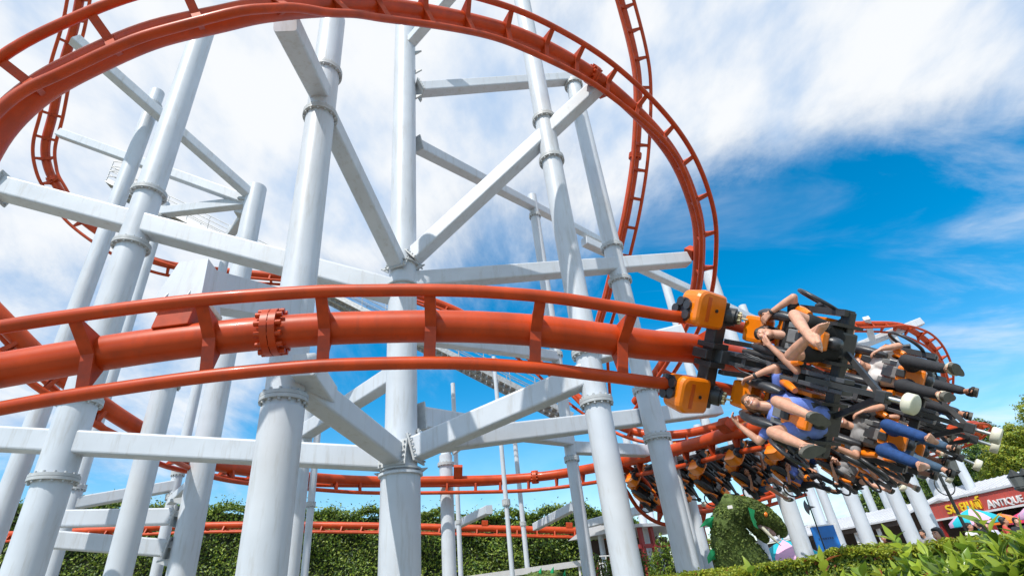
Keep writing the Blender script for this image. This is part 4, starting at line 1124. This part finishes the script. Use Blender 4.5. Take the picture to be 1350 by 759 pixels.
c = at(1235, 690, 40); tree(c, 7, lumps_px(c, [(1232, 622, 40, 1.9), (1215, 640, 40, 2.0), (1250, 640, 40, 1.9), (1235, 655, 40, 2)]), 'dark tree seen between the columns right of the train', [LEAF_D, LEAF_M], [.6, .4], 14000, .23, 13)
c = at(1185, 700, 38); tree(c, 6, lumps_px(c, [(1180, 640, 38, 1.5), (1160, 652, 38, 1.4), (1198, 650, 38, 1.5), (1178, 668, 38, 1.8), (1148, 664, 38, 1.2)]), 'mid green tree seen between the columns under the rider feet', [LEAF_D, LEAF_M, LEAF_L], [.4, .45, .15], 14000, .22, 14)
c = at(1335, 690, 46); tree(c, 9, lumps_px(c, [(1335, 612, 46, 2.4), (1318, 640, 46, 2.6), (1355, 640, 46, 2.6), (1340, 585, 46, 1.6)]), 'tree between the bright bush and the darker tall one', [LEAF_D, LEAF_M, LEAF_L], [.35, .45, .2], 16000, .25, 15)


def shrub(c, rx, ry, h, label, n, seed, mats=None, w_=None, size=.13):
    rng = np.random.default_rng(seed); base = ground_of(c); t = thing('shrub', label, 'shrub', base, 'low shrubs under the track')
    q = rng.normal(size=(n, 3)); q /= np.linalg.norm(q, axis=1)[:, None]; q[:, 2] = np.abs(q[:, 2])
    r = rng.uniform(.75, 1.03, n) * (1 + .14 * np.sin(q[:, 0] * 7 + seed) * np.cos(q[:, 1] * 6) + .1 * np.sin(q[:, 2] * 9))
    p = q * r[:, None] * np.array([rx, ry, h]) + np.array(base)
    leaf_cloud('foliage', p, size, mats or [LEAF_D, LEAF_M, LEAF_L], w_ or [.3, .5, .2], t, seed, q + np.array([0, 0, .4]), .7)
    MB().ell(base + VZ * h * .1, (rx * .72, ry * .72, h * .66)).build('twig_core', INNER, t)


def shrub_at(x, y, Z, rx, label, n, seed, **k):
    p = at(x, y, Z); shrub(p, rx, rx * .8, p.z, label, n, seed, **k)


shrub_at(878, 722, 15, 1.15, 'round light green shrub between the two tall right columns', 5000, 21, w_=[.2, .5, .3])
shrub_at(797, 743, 15, 1.0, 'small round shrub left of the tall right column', 3500, 22)
shrub_at(838, 737, 17, 1.0, 'dark shrub just behind the tall right column', 3500, 24, w_=[.5, .4, .1])
shrub_at(930, 715, 19, 1.1, 'yellowish shrub left of the topiary dragon neck', 3500, 23, w_=[.1, .5, .4])
shrub_at(1015, 733, 19, 1.3, 'green shrub under the striped umbrella beside the dragon', 3500, 25)

# clipped hedge in front of the plaza
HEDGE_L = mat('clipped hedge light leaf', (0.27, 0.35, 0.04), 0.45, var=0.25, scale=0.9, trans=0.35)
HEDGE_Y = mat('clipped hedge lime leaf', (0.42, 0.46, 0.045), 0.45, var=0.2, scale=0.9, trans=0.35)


def clipped_hedge():
    A, B = at(838, 771, 5.3), at(1470, 687, 2.9); A.z = max(A.z, 1.40)
    t = thing('clipped_hedge', 'low clipped hedge with yellow green top running along the right foreground', 'hedge', ground_of((A + B) / 2))
    e = (B - A); Ln = e.length; e.normalize(); eh = Vector((e.x, e.y, 0)).normalized(); nb = Vector((-eh.y, eh.x, 0))
    if nb.y < 0: nb = -nb
    rng = np.random.default_rng(8); n = 110000; s = rng.uniform(0, Ln, n); k = rng.uniform(size=n)
    zt = A.z + (B.z - A.z) * s / Ln + .03 * np.sin(s * 3.1) + .02 * np.sin(s * 7.7)
    top = k < .55; dep = np.where(top, rng.uniform(-.05, 1.0, n), np.abs(rng.normal(0, .05, n))); h = np.where(top, zt + rng.normal(0, .018, n), zt - rng.uniform(0, .55, n) ** 1.0)
    base = np.array(A)[None, :2] + s[:, None] * np.array([eh.x, eh.y]) * (Vector((B.x - A.x, B.y - A.y)).length / Ln)
    p = np.concatenate([base + dep[:, None] * np.array([nb.x, nb.y]), h[:, None]], 1)
    nr = np.where(top[:, None], np.array([0, 0, 1.]), -np.array(nb) + np.array([0, 0, .5]))
    t1 = p[top]; leaf_cloud('top_foliage', t1, .042, [LEAF_M, HEDGE_L, HEDGE_Y, LEAF_R], [.08, .34, .55, .03], t, 31, nr[top], .6)  # top gets the most lime leaves: sunlight put into the leaf colours
    leaf_cloud('side_foliage', p[~top], .042, [LEAF_D, LEAF_M, HEDGE_L, HEDGE_Y, LEAF_R], [.08, .26, .40, .24, .02], t, 32, nr[~top], .6)  # darker leaf mix: the dimmer light on the side is painted in
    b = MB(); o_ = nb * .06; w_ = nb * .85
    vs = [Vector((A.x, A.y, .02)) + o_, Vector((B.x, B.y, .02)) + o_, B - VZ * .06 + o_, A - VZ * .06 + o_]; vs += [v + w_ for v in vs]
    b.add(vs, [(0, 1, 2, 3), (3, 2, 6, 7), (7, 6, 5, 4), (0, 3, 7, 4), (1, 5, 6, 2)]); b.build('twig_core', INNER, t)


clipped_hedge()


# broad leaved bush right at the viewer
def leaf_bush():
    rng = random.Random(17)
    t = thing('leafy_bush', 'glossy broad leaved bush filling the bottom right corner in the near foreground', 'bush', ground_of(at(1250, 780, 2.2)))
    lv = MB(); st = MB()

    def leaf(p, d, up, ln, w_, mi):
        d = d.normalized(); s = d.cross(up).normalized(); u = s.cross(d); prof = (0.0, .55, .95, 1.0, .74, .36, 0.02); n = len(prof); vs = []
        bend = rng.uniform(.05, .5)
        for i, q in enumerate(prof):
            x = i / (n - 1); c = p + d * (ln * x) - u * (bend * ln * x * x * .5); hw = w_ * q * .5
            vs += [c - s * hw + u * hw * .35, c, c + s * hw + u * hw * .35]
        fs = []
        for i in range(n - 1):
            a = i * 3; fs += [(a, a + 1, a + 4, a + 3), (a + 1, a + 2, a + 5, a + 4)]
        lv.add(vs, fs, mi, True)

    def sprig(p, d, n, ln):
        d = d.normalized(); q = p; pts = [p]; L_ = .030 + ln * .12
        for i in range(n):
            d = (d + Vector((rng.uniform(-.2, .2), rng.uniform(-.2, .2), rng.uniform(-.05, .15)))).normalized(); q = q + d * L_; pts.append(q)
            a0 = rng.uniform(0, 2 * PI)
            for k in (0, 1):
                a = a0 + k * PI + rng.uniform(-.4, .4); x, y, z = frame_from(d); o_ = x * math.cos(a) + y * math.sin(a)
                ld = o_ + d * rng.uniform(.3, 1.1); r = rng.random()
                leaf(q, ld, (d * .8 + VZ * .6 - o_ * .3), ln * rng.uniform(.7, 1.2), ln * rng.uniform(.36, .50), 0 if r < .52 else (1 if r < .82 else (2 if r < .95 else 3)))
        leaf(q, d + VZ * .2, x if n else VX, ln * .9, ln * .28, 1)
        st.sweep(pts, .004, 5)
    edge = [(985, 822, 2.6), (1050, 806, 2.5), (1100, 794, 2.35), (1180, 776, 2.2), (1250, 762, 2.1), (1310, 748, 1.95), (1400, 734, 1.8), (1520, 730, 1.7)]
    for i in range(520):
        f = rng.random() ** .9 * (len(edge) - 1); k = int(f); g_ = f - k; a, b2 = edge[k], edge[min(k + 1, len(edge) - 1)]
        x = a[0] + (b2[0] - a[0]) * g_; y = a[1] + (b2[1] - a[1]) * g_; Z = a[2] + (b2[2] - a[2]) * g_
        p = at(x, y + 22, Z) + Vector((rng.uniform(-.06, .06), rng.uniform(-.30, .45), 0)); p.z -= rng.random() ** 1.4 * .45
        sprig(p, Vector((rng.uniform(-.7, .7), rng.uniform(-.8, .4), rng.uniform(.4, 1.1))), rng.choice((2, 3, 3, 4)), rng.uniform(.075, .115))
    for (x, y, Z, ln, n) in ((1203, 738, 2.2, .11, 3), (1326, 722, 1.9, .11, 3), (1095, 770, 2.3, .11, 3), (1002, 768, 2.4, .11, 2), (1285, 748, 2.0, .11, 2)):
        sprig(at(x, y + 8, Z), Vector((rng.uniform(-.1, .1), 0, 1)), n, ln)
    lv.build('leaves', [LEAF_G, LEAF_GL, LEAF_M, LEAF_R], t); st.build('stems', LEAF_L, t)


leaf_bush()


# ------------------------------------------------------------------ topiary dragon
def fuzz(parent, name, chain, n, seed, size=.075):
    """leaf fuzz over a chain of (point, radius)"""
    rng = np.random.default_rng(seed); P_ = np.array([c[0] for c in chain]); Rr = np.array([c[1] for c in chain]); w_ = Rr[:-1] + Rr[1:]; w_ = w_ / w_.sum()
    k = rng.choice(len(w_), n, p=w_); f = rng.uniform(size=n)[:, None]; c = P_[k] * (1 - f) + P_[k + 1] * f; r = Rr[k][:, None] * (1 - f) + Rr[k + 1][:, None] * f
    q = rng.normal(size=(n, 3)); tdir = P_[k + 1] - P_[k]; tdir /= np.linalg.norm(tdir, axis=1)[:, None]; q -= (q * tdir).sum(1)[:, None] * tdir * .85; q /= np.linalg.norm(q, axis=1)[:, None]
    leaf_cloud(name, c + q * r * rng.uniform(.95, 1.04, n)[:, None], size, [TOPI, TOPIL], [.72, .28], parent, seed, q, .5)


def skin_chain(chain, n=18):
    b = MB(); b.sweep([c[0] for c in chain], 1, n, rad=[c[1] for c in chain])
    for c in (chain[0], chain[-1]): b.ell(c[0], (c[1],) * 3, n=n)
    return b


def blade(b, pts, th, out):
    """fin: outline points plus thickness"""
    n = len(pts); c = sum(pts, Vector()) / n; vs = [p for p in pts] + [c + out * th, c - out * th]
    b.add(vs, [(i, (i + 1) % n, n) for i in range(n)] + [((i + 1) % n, i, n + 1) for i in range(n)], 0, False)


def dragon():
    Z = 11.0; u = lambda px: px / FPX * Z * SC
    D_ = lambda x, y, r, dz=0: (at(x, y, Z + dz), u(r))
    base = ground_of(at(985, 755, Z)); t = thing('topiary_dragon', 'clipped green topiary dragon head and neck with open mouth, orange eye and green fins', 'topiary', base)
    pb = at(1000, 800, Z)
    neck = [(Vector((base.x + .2, base.y, -.1)), u(42)), D_(990, 775, 38), D_(981, 748, 34), D_(968, 722, 28), D_(960, 702, 22), D_(960, 684, 20), D_(967, 670, 16), D_(982, 668, 13)]
    b = skin_chain(neck); b.ell(at(962, 664, Z), (u(11), u(11), u(13))); b.build('neck', TOPI, t)
    head = [D_(974, 668, 14), D_(990, 672, 14.5), D_(1006, 679, 13), D_(1020, 689, 11), D_(1030, 700, 8)]
    skin_chain(head).build('head', TOPI, t)
    jaw = [D_(982, 681, 8.5), D_(992, 692, 7), D_(1002, 703, 6), D_(1010, 711, 4)]
    skin_chain(jaw).build('lower_jaw', TOPI, t)
    fuzz(t, 'neck_leaves', neck[1:], 9000, 41); fuzz(t, 'head_leaves', head, 4200, 42); fuzz(t, 'jaw_leaves', jaw, 1800, 43)
    out = (EYE - at(985, 700, Z)).normalized()
    tuft = [D_(963, 662, 8), D_(957, 653, 3)]; skin_chain(tuft).build('crest', TOPI, t)
    mo = MB(); mo.sweep([at(1000, 692, Z - .12), at(1012, 696, Z - .1), at(1021, 704, Z - .1)], 1, 10, rad=[u(3), u(4), u(3)]); mo.build('mouth_lining', MUZZ, t)
    tg = MB(); tg.sweep([at(1004, 694, Z - .2), at(1014, 704, Z - .3), at(1022, 712, Z - .34), at(1030, 719, Z - .36)], 1, 8, rad=[u(2.4), u(2), u(1.6), u(.4)]); tg.build('tongue', CREAM, t)
    for (x, y) in ((1026, 705), (1012, 697)):
        tb = MB(); tb.lathe([(u(1.8), 0), (u(.3), u(6))], at(x, y, Z - .18), (0, 0, -1), 8); tb.build('fang', TRIMW, t)
    e = MB(); e.ell(at(1008.5, 678, Z) + out * u(14), (u(3.2),) * 3); e.build('eye', ORANGE, t)
    for pts in ([(944, 679), (931, 683), (922, 695), (931, 692), (943, 698)], [(948, 718), (937, 724), (932, 734), (934, 743), (940, 737), (952, 738)]):
        b = MB(); blade(b, [at(x, y, Z) for x, y in pts], u(2.5), out); b.build('back_fin', FIN, t)
    b = MB(); blade(b, [at(x, y, Z - .45) for x, y in ((986, 668), (995, 672), (992, 678), (998, 688), (996, 690), (1000, 697), (994, 693), (990, 683))], u(1.2), out); b.build('cheek_frill', FIN, t)
    b = MB(); b.box(at(963, 669, Z) + out * u(23), (u(3), u(1.5), u(2)), ch=.01); b.build('spot_light', TRIMW, t)


dragon()


def dragon_back():
    Z = 13; u = lambda px: px / FPX * Z * SC
    b0 = ground_of(at(728, 762, Z)); t = thing('topiary_coil', 'low clipped topiary coil with small bright green fins before the hedge', 'topiary', b0)
    ch = [(at(690, 785, Z), u(22)), (at(710, 775, Z), u(20)), (at(730, 773, Z), u(19)), (at(752, 778, Z), u(17))]
    skin_chain(ch).build('coil', TOPI, t); fuzz(t, 'coil_leaves', ch, 3500, 44)
    out = (EYE - at(728, 760, Z)).normalized()
    for (x, y, s_) in ((712, 748, 1.0), (728, 747, 1.05), (744, 751, .8)):
        b = MB(); blade(b, [at(x - 5 * s_, 762, Z), at(x - 1 * s_, y + 3, Z), at(x + 2 * s_, y - 1, Z), at(x + 2 * s_, y + 6, Z), at(x + 5 * s_, 762, Z)], u(2), out); b.build('back_fin', FIN, t)


dragon_back()


# ------------------------------------------------------------------ red shop with white roof
def text_mesh(body, size, ext):
    cu = bpy.data.curves.new('txt', 'FONT'); cu.body = body; cu.size = size; cu.extrude = ext; cu.offset = size * .018
    o = bpy.data.objects.new('txt', cu); COL.objects.link(o); dg = bpy.context.evaluated_depsgraph_get(); me = bpy.data.meshes.new_from_object(o.evaluated_get(dg)); bpy.data.objects.remove(o); return me


def shop():
    A, B = atz(1232, 685, 3.1), atz(1350, 664, 3.1); e = (B - A); e.z = 0; e.normalize(); back = Vector((-e.y, e.x, 0)); back = back if back.y > 0 else -back; out = -back
    W_ = lambda s, d, z: A + e * s + back * d + Vector((0, 0, z - A.z))
    t = thing('antique_shop', 'red boarded shop with white roof and white ANTIQUE lettering', 'shop', ground_of(W_(6, 3, 0)))
    s1 = 14.0
    b = MB(); b.box(W_(s1 / 2, .0, 3.52), (s1 / 2, .06, .42), (e, back, VZ)); n = int(s1 / .3)
    for i in range(n): b.box(W_(.15 + i * .3, -.066, 3.52), (.012, .008, .42), (e, back, VZ))
    b.build('red_fascia', REDW, t)
    b = MB(); b.box(W_(s1 / 2, -.04, 3.06), (s1 / 2 + .05, .09, .05), (e, back, VZ)); b.build('lower_trim', TRIMW, t)
    prof = [(-.14, 3.97), (-.14, 4.08), (2.2, 4.78), (6.4, 4.08), (6.4, 3.98), (2.2, 4.64)]
    b = MB(); b.prism(prof, W_(0, 0, 0), back, VZ, e, h0=-.35, h1=s1 + .3)
    sl = math.atan2(.70, 2.34)
    for i in range(int(s1 / .42)): b.box(W_(i * .42, 1.03, 4.452), (.02, 1.18, .022), (e, back * math.cos(sl) + VZ * math.sin(sl), VZ * math.cos(sl) - back * math.sin(sl)))
    b.build('roof', ROOFW, t)
    b = MB(); b.box(W_(s1 / 2, 6, 2.0), (s1 / 2, .08, 2.0), (e, back, VZ)); b.box(W_(-.06, 3, 1.9), (.06, 3, 1.9), (e, back, VZ)); b.build('back_wall', DARKW, t)
    for i in range(5): MB().box(W_(.2 + i * 3.3, .1, 1.5), (.09, .09, 1.5), (e, back, VZ)).build('post', DARKR, t)
    rng = random.Random(2)
    for i in range(9):
        s = .8 + i * 1.4; b = MB(); b.box(W_(s, 4.6, .9 + rng.uniform(-.2, .3)), (.45, .25, .9), (e, back, VZ), ch=.02); b.build('shelf', [GREYC, DARKR, TEAL, CREAM][i % 4], t)
    rot = Matrix((e, VZ, out)).transposed().to_4x4()

    def letters(txt, px, py, size, m, name):
        me = text_mesh(txt, size, .03); me.materials.clear(); me.materials.append(m)
        o = bpy.data.objects.new(name, me); COL.objects.link(o); o.parent = t
        d = (at(px, py, 1) - EYE); k = (W_(0, -.10, 0) - EYE).dot(out) / d.dot(out); p = EYE + d * k
        M = rot.copy(); M.translation = p - Vector(t.location); o.matrix_basis = M
    letters('A', 1304, 670, .60, TRIMW, 'sign_letter'); letters('NTIQUE', 1312, 667.6, .47, TRIMW, 'sign_lettering')
    letters('รถ', 1250, 677, .80, YELT, 'sign_lettering'); letters('ยนต์', 1268, 674, .80, YELT, 'sign_lettering')
    # lower wing
    w_ = thing('market_hall', 'long open market hall with low white ribbed roof', 'hall', ground_of(W_(-9, 3, 0)))
    A2, B2 = atz(1027, 713, 3.0), atz(1214, 679, 3.0); e2 = (B2 - A2); e2.z = 0; L2 = e2.length; e2.normalize(); k2 = Vector((-e2.y, e2.x, 0)); k2 = k2 if k2.y > 0 else -k2
    X_ = lambda s, d, z: A2 + e2 * s + k2 * d + Vector((0, 0, z - A2.z))
    b = MB(); b.prism([(-.2, 2.98), (-.2, 3.06), (3.0, 3.82), (3.5, 3.74), (3.5, 3.64), (3.0, 3.72)], X_(0, 0, 0), k2, VZ, e2, h0=-3, h1=L2 - 1.3); s3 = math.atan2(.76, 3.2)
    for i in range(int((L2 + 1.5) / .4)): b.box(X_(-2.9 + i * .4, 1.4, 3.455), (.018, 1.62, .02), (e2, k2 * math.cos(s3) + VZ * math.sin(s3), VZ * math.cos(s3) - k2 * math.sin(s3)))
    b.build('roof', ROOFW, w_)
    MB().box(X_(L2 / 2 - 2.1, -.02, 2.86), (L2 / 2 + .8, .05, .10), (e2, k2, VZ)).build('eave_board', DARKW, w_)
    MB().box(X_(L2 / 2 - 2.9, 3.3, 1.8), (L2 / 2 + .1, .08, 1.8), (e2, k2, VZ)).build('back_wall', DARKW, w_)
    for i in range(8): MB().box(X_(-1.5 + i * (L2 + .1) / 7, .2, 1.4), (.07, .07, 1.4), (e2, k2, VZ)).build('post', TRIMW, w_)
    for i in range(8):
        b = MB(); b.box(X_(-.8 + i * L2 / 8.8, 1.2 + .6 * (i % 3), .8), (.5, .3, .8), (e2, k2, VZ), ch=.02); b.build('stall', [TEAL, WHITEC, GREYC, DARKR][i % 4], w_)
    return W_, out


shop()


def pavilion():
    A, B = atz(842, 692, 4.2), atz(945, 688, 4.2); e = (B - A); e.z = 0; Ln = e.length; e.normalize(); k = Vector((-e.y, e.x, 0)); k = k if k.y > 0 else -k
    X_ = lambda s, d, z: A + e * s + k * d + Vector((0, 0, z - A.z))
    t = thing('pavilion', 'dark red open pavilion with pale flat roof behind the tall right columns', 'pavilion', ground_of(X_(Ln / 2, 2, 0)))
    b = MB(); b.prism([(-.3, 4.1), (-.3, 4.25), (4, 4.75), (6, 4.2)], X_(0, 0, 0), k, VZ, e, h0=-.3, h1=Ln + 1.0); b.build('roof', ROOFW, t)
    MB().box(X_(Ln / 2, 4.5, 2), (Ln / 2 + .2, .1, 2), (e, k, VZ)).build('back_wall', DARKW, t)
    for s in (.1, .9, Ln * .42, Ln * .45, Ln * .8, Ln + .5): MB().box(X_(s, .1, 2.05), (.10, .10, 2.05), (e, k, VZ)).build('post', DARKR, t)
    MB().box(X_(Ln / 2, .1, 3.2), (Ln / 2 + .2, .07, .10), (e, k, VZ)).build('cross_beam', DARKR, t)
    for s in (.9, Ln * .3, Ln * .62):
        b = MB(); b.torus(X_(s, 4.2, 2.2), k, .75, .09); b.build('arch_ring', DARKR, t)
    b = MB(); b.torus(X_(Ln * .47, -1.2, 2.0), k, .20, .06); b.tube(X_(Ln * .47, -1.2, 0), X_(Ln * .47, -1.2, 1.8), .03, n=8)
    y = b.build('ring_marker', YEL); tag(y, 'small yellow ring on a stick above the light green shrub', 'marker')


pavilion()

b = MB(); p0, p1 = at(789, 733, 20), at(826, 731, 20.5); d_ = p1 - p0
for i in range(5): q = p0 + d_ * (i / 4); b.tube(ground_of(q), q, .03, n=7)
for h in (0, .3): b.tube(p0 - VZ * h, p1 - VZ * h, .03, n=7)
tag(b.build('guard_rail', TRIMW), 'small white guard rail left of the tall right column', 'railing')
b = MB(); p0, p1 = at(610, 764, 17), at(772, 741, 19); d_ = p1 - p0; s_ = d_.normalized().cross(VZ); b.prism([(-.1, -.12), (.1, -.12), (.1, .12), (-.1, .12)], p0, s_, s_.cross(d_.normalized()), d_.normalized(), h0=-3, h1=d_.length)
for i in range(4): q = p0 + d_ * (i / 3.2); b.tube(ground_of(q), q, .05, n=8)
tag(b.build('ramp_rail', TRIMW), 'low white sloping ramp rail in front of the tall hedge', 'railing')


# ------------------------------------------------------------------ umbrellas, lamps, poster, halberd
def umbrella(x, y, Z, R_, label, tilt=0):
    top = at(x, y, Z); t = thing('umbrella', label, 'umbrella', ground_of(top), 'striped market umbrellas')
    MB().tube(ground_of(top), top + VZ * .1, .03, n=8).build('pole', TEAL, t)
    n = 8; ring = [(0.001, 0), (.35, -.13), (.7, -.32), (1.0, -.55), (1.005, -.75)]
    for par, m, nm in ((0, TEAL, 'teal_panels'), (1, PINKU, 'pink_panels')):
        b = MB()
        for k in range(n):
            if k % 2 != par: continue
            vs = []
            for (r, z) in ring:
                for j in range(5):
                    a = 2 * PI * (k + j / 4) / n; sag = 1 - .05 * math.sin(PI * j / 4) * (r > .1); vs.append(top + Vector((math.cos(a) * r * R_ * sag, math.sin(a) * r * R_ * sag, z * R_ * .9)))
            fs = [(i * 5 + j, i * 5 + j + 1, i * 5 + j + 6, i * 5 + j + 5) for i in range(len(ring) - 1) for j in range(4)]
            b.add(vs, fs, 0, True)
        b.build(nm, m, t)


umbrella(1032, 711, 17.5, 1.25, 'teal and pink umbrella between the topiary dragon and the broad column')
umbrella(1277, 670, 17.0, .90, 'large teal and pink umbrella before the red shop wall')
umbrella(1372, 656, 17.0, 1.0, 'teal and pink umbrella at the right edge under the sign')
c_ = at(1317, 676, 19); t = thing('parasol', 'orange parasol under the white shop trim', 'umbrella', ground_of(c_)); MB().tube(ground_of(c_), c_, .03, n=8).build('pole', IRON, t); MB().lathe([(.001, 0), (.36, -.14), (.62, -.32), (.63, -.45)], c_, (0, 0, 1), 8, sm=False).build('canopy', ORANGE, t)
c_ = at(1346, 674, 20); t = thing('parasol', 'pink red parasol at the right edge beneath the lettering', 'umbrella', ground_of(c_)); MB().tube(ground_of(c_), c_, .03, n=8).build('pole', IRON, t); MB().lathe([(.001, 0), (.4, -.14), (.7, -.34), (.71, -.48)], c_, (0, 0, 1), 8, sm=False).build('canopy', mat('crimson canvas', (.62, .03, .12), .7), t)


def lamp(ref, ytop, label, am=1.0):
    p = at(*ref); base = ground_of(p); top = on_axis(base, ytop); t = thing('street_lamp', label, 'lamp', base, 'black street lamps')
    H = top.z; b = MB(); b.lathe([(.16, 0), (.16, .12), (.09, .3), (.07, .9), (.055, 1.0), (.05, H - .5), (.07, H - .45), (.05, H - .4), (.05, H)], base, (0, 0, 1), 14); b.build('post', IRON, t)
    b = MB(); b.torus(top - VZ * .45, (0, 1, .0), (.32 * am), .02, n=24, k=6); b.sweep([top - VZ * .15 - VX * (.55 * am), top - VX * (.3 * am) + VZ * .0, top + VZ * .1, top + VX * (.3 * am), top + VX * (.55 * am) - VZ * .15], .025, 7); b.build('scroll_arm', IRON, t)
    for sx in (-1, 1):
        q = top + VX * (.55 * am) * sx + VZ * -.15; b = MB(); b.lathe([(.05, -.02), (.20, .08), (.17, .12), (.20, .46), (.24, .48), (.10, .62), (.02, .72)], q, (0, 0, 1), 8, sm=False); ln = b.build('lantern', IRON, t)
        b = MB(); b.lathe([(.165, .13), (.206, .45)], q, (0, 0, 1), 8, sm=False); b.build('lantern_glass', GLASSL, ln) if False else None
        b2 = MB(); b2.lathe([(.178, .14), (.207, .44)], q - Vector(t.location), (0, 0, 1), 8, sm=False); b2.build('glass', GLASSL, ln, world=False)


lamp((1275, 700, 14), 622, 'black twin lantern street lamp before the red wall left end')
lamp((1384, 696, 14), 640, 'black street lamp at the right edge hiding the end of the lettering', .35)


def poster():
    Z = 14.5; tl, tr_, br_, bl = at(1068, 695, Z), at(1098, 691, Z), at(1110, 731, Z), at(1080, 735, Z)
    x = (tr_ - tl); x.z = 0; W_ = x.length; x.normalize(); y = VZ; n_ = x.cross(y).normalized(); n_ = n_ if n_.dot(EYE - tl) > 0 else -n_
    cx = (tl + tr_) / 2; top = cx.z; h = W_ * 1.45; base = ground_of(cx)
    t = thing('blue_poster', 'upright blue poster board with a small white seated figure at its foot', 'poster', base)
    c = Vector((cx.x, cx.y, top - h / 2))
    MB().box(c, (W_ / 2, .03, h / 2), (x, -n_, VZ), ch=.006).build('board', BLUEP, t)
    b = MB(); b.box(c + VZ * (h / 2 + .02), (W_ / 2 + .08, .04, .02), (x, -n_, VZ))
    for s_ in (-1, 1): b.box(Vector((base.x, base.y, (top - h) / 2)) + x * (W_ * .42 * s_), (.025, .025, (top - h) / 2), (x, -n_, VZ))
    b.build('frame', TRIMW, t)
    b = MB()
    for i, w_ in enumerate((.07, .09, .07, .10, .06, .09, .08)): b.box(c + x * (-.30 + i * .095) * W_ + VZ * h * .16 + n_ * .032, (w_ * .4 * W_, .004, .028 * h), (x, -n_, VZ))
    b.build('faded_lettering', BLUED, t)
    b = MB(); b.ell(c + x * W_ * .05 - VZ * h * .40 + n_ * .05, (W_ * .30, .08, h * .16)); b.build('white_mound', TRIMW, t)
    b = MB(); b.ell(c + x * W_ * .0 - VZ * h * .18 + n_ * .05, (W_ * .12, .05, h * .09), (x, n_, VZ)); b.build('round_face', BLACKC, t)
    b = MB(); b.ell(c + x * W_ * -.01 - VZ * h * .19 + n_ * .08, (W_ * .08, .05, h * .06), (x, n_, VZ)); b.build('face_patch', TRIMW, t)


poster()


def halberd():
    Z = 13.5; a, b2 = at(1085, 716, Z), at(1066, 645, Z); base = ground_of(a); d = VZ
    top = on_axis(base, 645); t = thing('halberd', 'thin dark halberd pole with a crescent axe blade', 'halberd', base)
    MB().tube(base, top, .022, n=8).build('pole', IRON, t)
    c = on_axis(base, 668); x = ROT @ VX; x.z = 0; x.normalize(); out = (EYE - c).normalized(); b = MB(); pts = []
    for k in range(9): an = math.radians(-62 + k * 15.5); pts.append(c - x * (.20 * math.cos(an) + .0) + VZ * (.27 * math.sin(an)))
    pts += [c - x * .05 + VZ * .10, c + x * .02 + VZ * .04, c + x * .20 + VZ * -.01, c + x * .02 - VZ * .05, c - x * .05 - VZ * .10]
    blade(b, pts, .025, out); b.build('axe_blade', GREYST, t)


halberd()

# ------------------------------------------------------------------ people beyond the hedge
stand_p = build_person(dict(elbow_r=(.26, .02, .18), wrist_r=(.24, .14, -.04), elbow_l=(-.26, .02, .18), wrist_l=(-.24, .12, -.05), hand_r=(.23, .2, -.12), hand_l=(-.23, .18, -.12),
                            knee_r=(.10, .02, -.45), ankle_r=(.11, -.02, -.86), toe_r=(.13, .18, -.92), knee_l=(-.10, .04, -.45), ankle_l=(-.11, -.02, -.86), toe_l=(-.13, .18, -.92)), voxel=.014, fingers=1.4)
standf_p = build_person(dict(elbow_r=(.26, .02, .18), wrist_r=(.2, .2, .10), elbow_l=(-.26, .02, .18), wrist_l=(-.24, .12, -.05), hand_r=(.15, .26, .14), hand_l=(-.23, .18, -.12),
                             knee_r=(.10, .02, -.45), ankle_r=(.11, -.02, -.86), toe_r=(.13, .18, -.92), knee_l=(-.10, .04, -.45), ankle_l=(-.11, -.02, -.86), toe_l=(-.13, .18, -.92)), voxel=.014, fingers=1.4, long_hair=True)


def bystander(pm, x, y, Z, rot, label, **k):
    h = at(x, y, Z); M = Matrix.Translation((h.x, h.y, .44 + .985 if h.y > 13.2 else 1.08)) @ Matrix.Rotation(rot, 4, 'Z') @ Matrix.Scale(1.0 if h.y > 13.2 else 1.1, 4)
    person(pm, M, label, 'people beyond the clipped hedge', **k)


bystander(stand_p, 1166, 712, 15.5, 2.6, 'person in a maroon top seen from behind over the hedge', shirt=MAROON, legs='long', legm=CHARC, shoe='dark', skin=SKINT)
bystander(standf_p, 1236, 700, 9.0, 1.9, 'dark haired person close behind the hedge, right of the broad column', shirt=GREYC, legs='long', legm=BLACKC, shoe='dark')
bystander(stand_p, 1276, 693, 14, -2.8, 'person in white under the large umbrella, beside the lamp post', shirt=WHITEC, legs='long', legm=NAVYJ, shoe='dark', skin=SKINT)
bystander(standf_p, 1292, 691, 13, .6, 'person in a black top under the large umbrella', shirt=BLACKC, legs='long', legm=CHARC, shoe='dark')
bystander(stand_p, 1300, 690, 15, 2.4, 'person in lilac at the right rim of the large umbrella', shirt=LILAC, legs='long', legm=BLACKC, shoe='dark')
bystander(stand_p, 1322, 688, 13, -2.2, 'person in red below the orange parasol', shirt=REDC, legs='long', legm=CHARC, shoe='dark', skin=SKINT)
bystander(standf_p, 1338, 685, 14, 2.9, 'person in charcoal at the right edge behind the bush', shirt=CHARC, legs='long', legm=NAVYJ, shoe='dark')
bystander(stand_p, 1217, 703, 15, 2.0, 'person in a grey top between two broad columns', shirt=GREYC, legs='long', legm=NAVYJ, shoe='dark', skin=SKINT)

bpy.context.view_layer.update()
